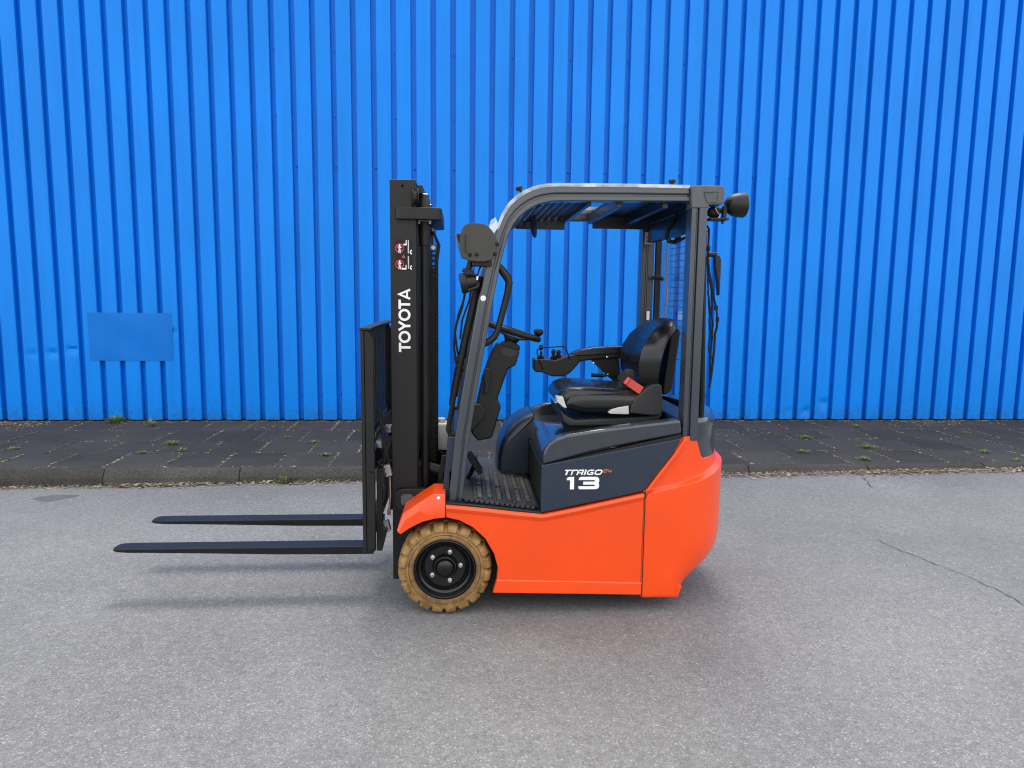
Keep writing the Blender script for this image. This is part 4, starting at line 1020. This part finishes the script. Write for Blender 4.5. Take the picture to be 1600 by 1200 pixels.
lx, lz = at(1022,434,.86); obj('window_latch', MB().tube([(lx-.01,.86,lz),(lx+.035,.845,lz),(lx+.05,.84,lz-.012)], .011, 8), M['black'], guard)
(ka, kb), (kc, kd) = at(1007.5,363,mir(gy1)), at(1019,382,mir(gy1)); obj('rating_label', MB().box(ka, kc, mir(gy1)-.007, mir(gy1)-.0045, kd, kb), M['silver'], guard)
for (u, v) in ((.3,.25),(.6,.3),(.35,.55),(.62,.62),(.5,.8)):
    obj('label_print', MB().box(ka+(kc-ka)*(u-.1), ka+(kc-ka)*(u+.1), mir(gy1)-.0078, mir(gy1)-.0069, kd+(kb-kd)*(v-.06), kd+(kb-kd)*(v+.05)), M['grey_plastic'], guard)
(ka, kb), (kc, kd) = at(1010,486,mir(gy1)), at(1014,500,mir(gy1)); obj('post_label', MB().box(ka, kc, mir(gy1)-.007, mir(gy1)-.0045, kd, kb), M['white'], guard)
# cable loop under the roof
obj('cable', MB().tube([X(p,.35) for p in ((1062,316),(1060,330),(1052,345),(1043,358),(1040,370),(1044,378),(1054,380),(1066,374),(1080,366))], .006, 8), M['rubber'], guard)
obj('cable', MB().tube([X(p,.37) for p in ((1065,318),(1062,334),(1054,348),(1045,362),(1044,372),(1050,377),(1060,376),(1074,369))], .005, 8), M['rubber'], guard)
obj('wiper_motor', MB().lathe([(.012,0),(.02,.006),(.02,.03),(.01,.035)], X((1054,370),.6), (1,-.3,0), 12), M['rubber'], guard)
# wiring and strap behind the rear post
for pts, r_ in (([(1104,352),(1108,358),(1107,380),(1106,400),(1108,425),(1112,445),(1116,468),(1119,480),(1121,500)],.005), ([(1107,430),(1112,455),(1113,480),(1108,500),(1109,515),(1113,530)],.0045), ([(1121,500),(1120,512),(1117,522),(1116,545),(1114,565),(1111,590),(1108,606)],.006), ([(1106,455),(1109,480),(1114,505),(1112,535),(1109,560),(1110,600)],.0045), ([(1105,400),(1107,470),(1110,520),(1107,545),(1112,560)],.004)):
    obj('cable', MB().tube([X(p,.16) for p in pts], r_, 7), M['rubber'], guard)
for p in ((1121,499),(1119,481),(1107,388),(1106,410)): obj('cable_clip', MB().obox(X(p,.16), (.007,0,0), (0,.008,0), (0,0,.012)), M['rubber'], guard, bevel=.002)
obj('wiper_spindle', MB().cyl(X((1107,398),.16), X((1120,398),.16), .011, 12), M['black'], guard)
strap = ats([(1115.5,400),(1122,399),(1124.8,406),(1124,430),(1122.5,460),(1120.8,462),(1119.5,440),(1115.5,418)], .16)
obj('wiper_arm', MB().prism(strap, .14, .175), M['plastic'], guard, bevel=.003)
# grey rear cap above the orange counterweight
capx = lambda s_, ins: [(x-Vector((n_[0], n_[1])).x*ins, y-n_[1]*ins) for (x, y, n_) in s_]
seg_ = []
for i, (x, y, s_) in enumerate(full):
    if x < 1.192: continue
    a = full[max(i-1,0)]; b2 = full[min(i+1,len(full)-1)]; t = Vector((b2[0]-a[0], b2[1]-a[1])).normalized(); seg_.append((x, y, (t.y, -t.x)))
rows = []
zt_ = at(1112,651,.1)[1]
for (z, ins) in ((.66,.030),(.70,.026),(.76,.028),(.80,.031),(zt_-.055,.036),(zt_-.045,.028),(zt_-.012,.030),(zt_-.002,.036),(zt_,.046),(zt_,.12)):
    ins += .011; rows.append([(x-n_[0]*ins, y-n_[1]*ins, z) for x, y, n_ in seg_])
cap_ = obj('rear_cap', MB().grid(rows), M['slate_gloss'], truck, smooth=45)
obj('rear_cap_deck', MB().box(1.11, 1.24, .10, mir(.10), .80, zt_-.012), M['slate'], truck, bevel=.01)

# ---- seat
seat = bpy.data.objects.new('seat', None); COL.objects.link(seat); seat.parent = truck; seat.location = Vector((.8, CY, .9))-WLOC['forklift']; WLOC['seat'] = Vector((.8, CY, .9))
sy = .29                                                     # near edge of the cushion
def loft_x(secs, n=6): return MB().loft([[(x, y, z) for y, z in rrect(y0, y1, z0, z1, r_, n)] for (x, y0, y1, z0, z1, r_) in secs])
def sz(x, y): return at(x, y, sy)
(s0x, s0z), (s1x, s1z) = sz(874,640), sz(1010,650)
base_p = ats([(876,640),(885,650),(899,657),(985,652.5),(1010,651),(1037,648),(1030,660),(960,666),(890,667),(880,660)], sy)
obj('seat_base', MB().prism(base_p, sy+.01, mir(sy)-.01), M['grey_plastic'], seat, bevel=.012, seg=3)
(u0, v0), (u1, v1) = at(905,655,sy), at(1000,668,sy)
obj('seat_suspension', MB().box(u0-.03, u1+.05, sy+.05, mir(sy)-.05, v1-.05, v1+.03), M['rubber'], seat, bevel=.006)
xa, xb = sz(871,628)[0], sz(1012,628)[0]; zt, zl = sz(900,606)[1], sz(930,645)[1]
secs = []
for t, th, tl, wd in ((0,.56,.50,.06),(.02,.70,.36,.035),(.06,.88,.20,.015),(.14,1.0,.06,0),(.3,1.02,0,0),(.55,.96,0,0),(.8,.90,.0,0),(.97,.86,.02,.005),(1.0,.80,.1,.02)):
    x = xa+(xb-xa)*t; H = zt-zl; secs.append((x, sy+wd, mir(sy)-wd, zl+H*tl, zl+H*th, .048))
obj('seat_cushion', loft_x(secs), M['vinyl'], seat, smooth=60)
# side bolsters of the cushion with a welt
for f in (lambda y: y, mir):
    secs = []
    for t, th, tl in ((.10,.5,.25),(.14,.72,.14),(.3,.80,.02),(.6,.80,0),(.9,.78,.02),(1.0,.7,.1)):
        x = xa+(xb-xa)*t; a, b_ = y2(f, sy-.012, sy+.10); H = zt-zl; secs.append((x, a, b_, zl-.006+H*tl, zl+H*th, .035))
    obj('cushion_bolster', loft_x(secs), M['vinyl'], seat, smooth=60)
# backrest: pad with forward-swept bolsters
def rot_sec(xf, xk, y0, y1, z, bow, n=14):
    """plan loop: front face bowed so that the sides come forward"""
    out = []
    for k in range(n+1):
        t = k/n; y = y0+(y1-y0)*t; e = abs(2*t-1); edge = min(1, (1-e)*6)
        out.append((xf - bow*e**2.4*edge**.5 + (1-edge)**2*.045, y, z))
    for k in range(n+1):
        t = 1-k/n; y = y0+(y1-y0)*t; e = abs(2*t-1); out.append((xk-.03*e**3, y, z))
    return out
bk = [(985,640),(984,610),(985,585),(990,560),(998,540),(1010,520),(1022,508),(1034,501),(1042,498.5)]
ws_ = [.17,.21,.24,.255,.255,.235,.20,.155,.105]
bo = [.0,.025,.045,.07,.075,.06,.04,.02,.005]
loops = []
for (p, w_, b2) in zip([(1008,640),(1003,612),(1001,588),(1004,566),(1009,546),(1018,526),(1028,512),(1037,503),(1044,499)], ws_, bo):
    xf, z = at(p[0], p[1], CY-.12); xk = xf+.085+.02*math.sin(w_*12)
    loops.append(rot_sec(xf, min(xk, at(1056,p[1],CY-.1)[0]), CY-w_, CY+w_, z, b2))
obj('backrest_pad', MB().loft(loops), M['vinyl'], seat, smooth=70)
shell = ats([(1036,618),(1036,612),(1049,516),(1054,511),(1061,513),(1064,518),(1051,607),(1046,615)], sy+.06)
obj('backrest_shell', MB().prism(shell, sy+.06, mir(sy)-.06), M['plastic'], seat, bevel=.012, seg=3)
rec = ats([(984,646),(986,634),(992,624),(1003,613),(1012,605),(1020,601),(1031,600),(1034,604),(1036,640),(1033,648),(1020,649.5)], sy-.02)
obj('recliner_cover', MB().prism(rec, sy-.025, sy+.035), M['grey_plastic'], seat, bevel=.008, seg=3)
obj('recliner_cover', MB().prism(rec, mir(sy)-.035, mir(sy)+.025), M['grey_plastic'], seat, bevel=.008, seg=3)
a_, b_ = at(1028,611,sy-.025); obj('recliner_cap', MB().lathe([(.012,0),(.012,.0015),(.010,.002)], (a_, sy-.0248, b_), (0,-1,0), 16), M['grey_plastic'], seat)
lev = ats([(950,645),(955,640),(965,637),(982.5,634),(983,647.5),(955,647)], sy-.02)
obj('recliner_lever', MB().prism(lev, sy-.022, sy+.0), M['silver'], seat, bevel=.004, seg=2)
fl_ = ats([(870,620.5),(880,620),(883,630),(886,638),(880,636.5),(870,627.5)], sy-.01)
obj('slide_lever', MB().prism(fl_, sy-.012, sy+.06), M['silver'], seat, bevel=.004)
# buckle and belt
p0, p1 = Vector(X((1003,611),sy+.0)), Vector(X((981,596),sy+.06)); ax_ = (p1-p0)
obj('belt_buckle', MB().obox((p0+p1)/2, ax_/2*.92, (0,.008,0), Vector((ax_.z,0,-ax_.x)).normalized()*.022), M['belt'], seat, bevel=.004)
p2 = p1+ax_.normalized()*.008; obj('buckle_button', MB().obox(p2+Vector((0,.0,0)), ax_.normalized()*.010, (0,.009,0), Vector((ax_.z,0,-ax_.x)).normalized()*.020), M['belt_bright'], seat, bevel=.003)
p3 = Vector(X((968,585),sy+.09)); obj('belt_webbing', MB().obox((p2+p3)/2, (p3-p2)/2, (0,.004,0), Vector((ax_.z,0,-ax_.x)).normalized()*.024), M['rubber'], seat, bevel=.002)
obj('belt_retractor', MB().prism(ats([(966,606),(972,588),(980,577),(990,578),(994,600),(985,612)], sy+.12), sy+.10, sy+.16), M['grey_plastic'], seat, bevel=.006)
# armrest with hydraulic levers on the far side
ya = .80
arm_p = ats([(995,540),(995,559),(940,561),(910,564.5),(904,567),(892,553),(905,547.5),(930,543)], ya)
arm = obj('armrest', MB().prism(arm_p, ya, ya+.075), M['plastic'], seat, bevel=.010, seg=3)
obj('armrest_pad', MB().prism(ats([(994,540),(994,551),(930,555.5),(898,557),(894,552),(905,547),(930,542.5)], ya), ya-.004, ya+.079), M['vinyl'], arm, bevel=.008, seg=3)
pod = ats([(834,561),(834,577),(836,581),(848,582),(862,588),(880,588),(890,583),(905,567),(905,560),(897,553.5),(886,556),(868,563),(852,561)], ya)
obj('control_pod', MB().prism(pod, ya-.015, ya+.10), M['plastic'], arm, bevel=.008, seg=3)
for (x, y, h) in ((844.5,561,20),(864,562,14),(872,559,10)):
    a_, b_ = at(x, y, ya+.04)
    lv = obj('lever', MB().lathe([(.024,0),(.024,.006),(.019,.009),(.021,.014),(.016,.017),(.018,.022),(.012,.026),(.008,.03),(.007,.05)], (a_, ya+.04, b_-.006), (.08,0,1), 16), M['rubber'], arm)
    k_ = at(x+1, y-h, ya+.04); obj('lever_knob', MB().lathe([(.007,-.02),(.012,-.012),(.013,0),(.010,.012),(.003,.015)], (k_[0], ya+.04, k_[1]-.004), (.15,0,1), 12), M['plastic'], arm, smooth=60)
obj('lever_guard', MB().tube([X(p, ya-.02) for p in ((849,577),(842,562),(839,551),(840,546),(845,543.5),(880,541),(884,544),(889,557),(890,562))], .0035, 8), M['rubber'], arm)
obj('armrest_bracket', MB().prism(ats([(922,561),(968,558),(972,600),(966,602),(950,588)], ya+.0), ya+.02, ya+.03), M['black'], arm, bevel=.002)
for (x, y) in ((948.5,558),(928.5,568),(951,586)):
    a_, b_ = at(x, y, ya); obj('screw', MB().lathe([(.006,0),(.006,-.003),(.003,-.004)], (a_, ya-.001 if y < 560 else ya+.02, b_), (0,1,0), 10), M['chrome'], arm)
obj('seat_lever', MB().tube([X((924,586),ya), X((940,587),ya), X((952,586.5),ya), X((966,586),ya)], [.011,.010,.005,.004], 10), M['plastic'], seat)

# ---- steering column and wheel
sc_y = .50
col_p = ats([(777,536),(784,538.5),(811.5,547),(812,551),(806.5,569),(804,572),(793.5,577.5),(777.5,624),(783,636),(769,684),(766,685.5),(747,689.5),(739,680),(736,676),(743,640),(754,590),(766,556)], sc_y-.055)
colm = obj('steering_column', MB().prism(col_p, sc_y-.055, sc_y+.055), M['plastic'], truck, bevel=.010, seg=3)
obj('column_trim', MB().prism(ats([(781,545),(786,542.5),(805,547.5),(809,551),(807,556),(795,557.5),(784,554)], sc_y-.056), sc_y-.0575, sc_y-.05), M['grey_plastic'], colm, bevel=.002)
obj('tilt_lever', MB().prism(ats([(757,576),(766,575.5),(767,580),(765,610),(761,616),(755,615),(758,605),(756,590)], sc_y-.075), sc_y-.08, sc_y-.056), M['plastic'], colm, bevel=.004)
obj('column_box', MB().prism(ats([(738,630),(752,631),(758,640),(758,646),(754,655),(734,675),(730,672),(732,640)], sc_y-.08), sc_y-.10, sc_y-.056), M['plastic'], colm, bevel=.005)
obj('dash_panel', MB().prism(ats([(783,534),(797,532),(812,540),(811,547),(782,539)], sc_y), sc_y-.045, sc_y+.045), M['plastic'], colm, bevel=.006)
cw = (Vector(X((761,505),sc_y))+Vector(X((844,531),sc_y)))/2
eu = (Vector(X((844,531),sc_y))-Vector(X((761,505),sc_y))).normalized(); ev = Vector((0,1,0)); RW = (Vector(X((844,531),sc_y))-Vector(X((761,505),sc_y))).length/2-.012
ring = [cw+(eu*math.cos(2*math.pi*k/48)+ev*math.sin(2*math.pi*k/48))*RW for k in range(49)]
sw_ = obj('steering_wheel', MB().tube(ring, .016, 12, caps=False), M['plastic'], truck)
nz = eu.cross(ev); nz = nz if nz.z > 0 else -nz
for a in (90, 210, 330):
    p = cw+(eu*math.cos(R(a))+ev*math.sin(R(a)))*RW; obj('spoke', MB().tube([cw-nz*.035, cw+(p-cw)*.5-nz*.022, p], [.02,.014,.011], 8, flat=.5), M['plastic'], sw_)
obj('hub', MB().lathe([(.03,-.075),(.034,-.05),(.042,-.04),(.040,-.026),(.02,-.022),(.001,-.021)], cw, nz, 24), M['plastic'], sw_)
kp = Vector(X((840,529),sc_y-.03)); obj('spinner_knob', MB().lathe([(.011,-.01),(.010,.012),(.015,.016),(.024,.026),(.026,.035),(.023,.045),(.012,.051),(.001,.052)], kp, Vector((.12,0,1)), 20), M['plastic'], sw_, smooth=60)

# ---- washer bottle behind the mast
(t0x, t0z), (t1x, t1z) = at(678,662,.55), at(704,703,.55)
bt = obj('washer_bottle', MB().loft([[(x,y,z) for x,y in rrect(t0x+i, t1x-i, .55+i, .66-i, .018)] for z, i in ((t1z,.004),(t1z+.006,0),(t0z-.012,0),(t0z-.002,.006),(t0z,.014))]), M['tank'], truck, smooth=50)
a_, b_ = at(689,662,.58); obj('bottle_cap', MB().lathe([(.024,-.002),(.024,.018),(.021,.022),(.001,.022)], (a_, .60, t0z), (0,0,1), 20), M['tank'], bt)
obj('bottle_tube', MB().tube([X(p,.5) for p in ((681,700),(688,706),(697,710))], .006, 8), M['rubber'], truck)

# ================================================================== weeds and litter
rnd = random.Random(3)
def blade(m, x, y, z, h, lean, w, az):
    dx, dy = math.cos(az)*lean, math.sin(az)*lean; px_, py_ = -math.sin(az)*w, math.cos(az)*w
    b_ = len(m.v)
    m.v += [(x-px_,y-py_,z),(x+px_,y+py_,z),(x+dx*.45-px_*.8,y+dy*.45-py_*.8,z+h*.65),(x+dx*.45+px_*.8,y+dy*.45+py_*.8,z+h*.65),(x+dx,y+dy,z+h)]
    m.f += [(b_,b_+1,b_+3,b_+2),(b_+2,b_+3,b_+4)]
def tuft(px_, py_, wid, hgt, n, mat, label, z=PZ, dx=1.0):
    gx, gy = ground(px_, py_, z); m = MB(); hgt *= .95; n = int(n*1.2)
    for _ in range(n):
        r_ = min(abs(rnd.gauss(0, .42)), 1.1); a = rnd.uniform(0, 6.28)
        x, y = gx+math.cos(a)*r_*wid*.5*dx, gy+math.sin(a)*r_*wid*.4
        blade(m, x, y, z-.004, hgt*rnd.uniform(.35,1)*(1-.4*min(r_,1)), hgt*rnd.uniform(.2,1.1), rnd.uniform(.0018,.0042), a+rnd.uniform(-.6,.6))
    o = obj('weed', m, mat, recalc=False)
    return tag(o, label, 'weed', 'weeds growing in the pavement')
G, D = M['grass'], M['dull_grass']
tuft(268,695,.15,.05,150,G,'bright green weed tuft on the slabs, upper of a pair')
tuft(222,708.5,.13,.035,110,G,'low bright green weed tuft in the slab joint, lower of a pair')
tuft(182,660,.26,.10,220,G,'large green weed clump at the wall foot below the repair plate')
tuft(235,666,.09,.10,60,D,'grey green upright weed near the wall, right of the large clump')
tuft(22,702,.14,.03,80,G,'flat green weed at the far left of the pavement')
tuft(284,705,.10,.05,40,D,'thin pale weed sprouting just right of the bright tufts')
tuft(448,685,.10,.035,60,G,'small green weed on the slabs left of the load backrest')
tuft(490,692,.14,.04,60,D,'sparse olive weed close to the load backrest')
tuft(508,712,.12,.035,100,G,'low weed on the front slabs beside the load backrest')
tuft(145,756,.10,.07,70,G,'green weed growing at the kerb foot near the left edge', z=.0)
tuft(446,752,.16,.06,110,G,'green weed clump at the kerb foot left of the mast', z=.03)
tuft(1258,685,.16,.05,110,G,'green weed tuft on the slabs right of the forklift, nearest it')
tuft(1355,700,.24,.045,150,G,'longest flat green weed in the slab joint right of the forklift')
tuft(1255,707,.2,.04,90,G,'green weed in the front slab joint behind the forklift tail')
tuft(1350,719,.14,.045,100,G,'green weed near the kerb on the right pavement')
tuft(1540,708,.12,.045,80,G,'small green weed on the slabs towards the right edge')
tuft(1338,667,.12,.04,50,G,'small green weed near the wall right of the forklift')
tuft(1510,677,.12,.03,60,G,'flat green weed near the wall towards the right edge')
tuft(1474,655,.14,.09,80,G,'dark green weed at the wall foot on the right')
tuft(1590,721,.1,.04,50,G,'green weed on the kerb edge at the far right')
# dry litter in the gutter, denser to the right
def bit(m, x, y, z, s):
    a = rnd.uniform(0, 6.28); l, w = s*rnd.uniform(.5,1.6), s*rnd.uniform(.12,.5); c = rnd.uniform(-.5,.9)*l*.5
    ux, uy = math.cos(a), math.sin(a); b_ = len(m.v); t = rnd.uniform(-.4,.4)*w
    m.v += [(x-ux*l,y-uy*l,z+rnd.uniform(0,.4)*l), (x+uy*w,y-ux*w,z+t+.002), (x-uy*w,y+ux*w,z-t+.004), (x+ux*l,y+uy*l,z+abs(c))]
    m.f += [(b_,b_+1,b_+2),(b_+1,b_+3,b_+2)]
lit = MB()
for _ in range(14000):
    x = rnd.uniform(-5.5, 8)
    dens = .35+.3*math.sin(x*2.1)+.25*math.sin(x*5.3+1)
    if x > 1.2: dens += .5
    if rnd.random() > max(dens, .08): continue
    y = 2.318-abs(rnd.gauss(0, .035 if x < 1.2 else .055)); bit(lit, x, y, road_z(x, y)+rnd.uniform(.001,.018)*max(0,1-(2.318-y)*9)+.002, rnd.uniform(.005,.022))
for _ in range(500): 
    x = rnd.uniform(-5.5,8); y = 2.3-abs(rnd.gauss(0,.35)); bit(lit, x, y, road_z(x, y)+.002, rnd.uniform(.003,.008))
tag(obj('gutter_litter', lit, M['dry'], recalc=False), 'dry leaves and plant debris gathered along the kerb foot', 'litter', kind='stuff')
jt = MB()
for r_ in range(4):
    for i in range(-6, 27):
        x = offs[r_]+i*SL
        if rnd.random() < .9:
            for _ in range(rnd.randrange(15, 110)):
                y = rows_y[r_]+rnd.random()**rnd.choice((.6,1,1.6))*(rows_y[r_+1]-rows_y[r_]); bit(jt, x+rnd.gauss(0,.008), y, PZ+rnd.uniform(0,.003), rnd.uniform(.003,.013))
    for _ in range(900):
        x = rnd.uniform(-6, 8)
        if math.sin(x*3+r_*2)+math.sin(x*7.7+r_) > .2: bit(jt, x, rows_y[r_]+rnd.gauss(0,.008), PZ+rnd.uniform(0,.003), rnd.uniform(.003,.014))
for _ in range(2200): bit(jt, rnd.uniform(-6,8), 4.475-abs(rnd.gauss(0,.05)), PZ+.002, rnd.uniform(.004,.015))
for cx_, cy_, n in ((-4.45,4.22,420),(-4.7,4.3,300),(1.9,3.2,90),(2.4,3.6,90),(3.1,3.7,70),(5.3,4.3,220),(5.6,4.35,160),(-1.9,4.1,60)):
    for _ in range(n): bit(jt, cx_+rnd.gauss(0,.2), cy_+rnd.gauss(0,.09), PZ+rnd.uniform(.001,.012), rnd.uniform(.004,.016))
for _ in range(1300): bit(jt, rnd.uniform(-6,8), rnd.uniform(2.43,4.4), PZ+.003, rnd.uniform(.002,.006))
tag(obj('pavement_litter', jt, M['dry'], recalc=False), 'dry grass and dirt lying in the joints of the pavement slabs', 'litter', kind='stuff')
dg = MB()
for r_ in range(1, 4):
    for _ in range(260):
        x = rnd.uniform(-6, 8)
        if math.sin(x*4.1+r_*1.3) > .35: blade(dg, x, rows_y[r_]+rnd.gauss(0,.006), PZ-.004, rnd.uniform(.008,.03), rnd.uniform(.005,.03), .0016, rnd.uniform(0,6.28))
tag(obj('joint_grass', dg, M['dull_grass'], recalc=False), 'short sparse grass growing along the slab joints', 'grass', kind='stuff')
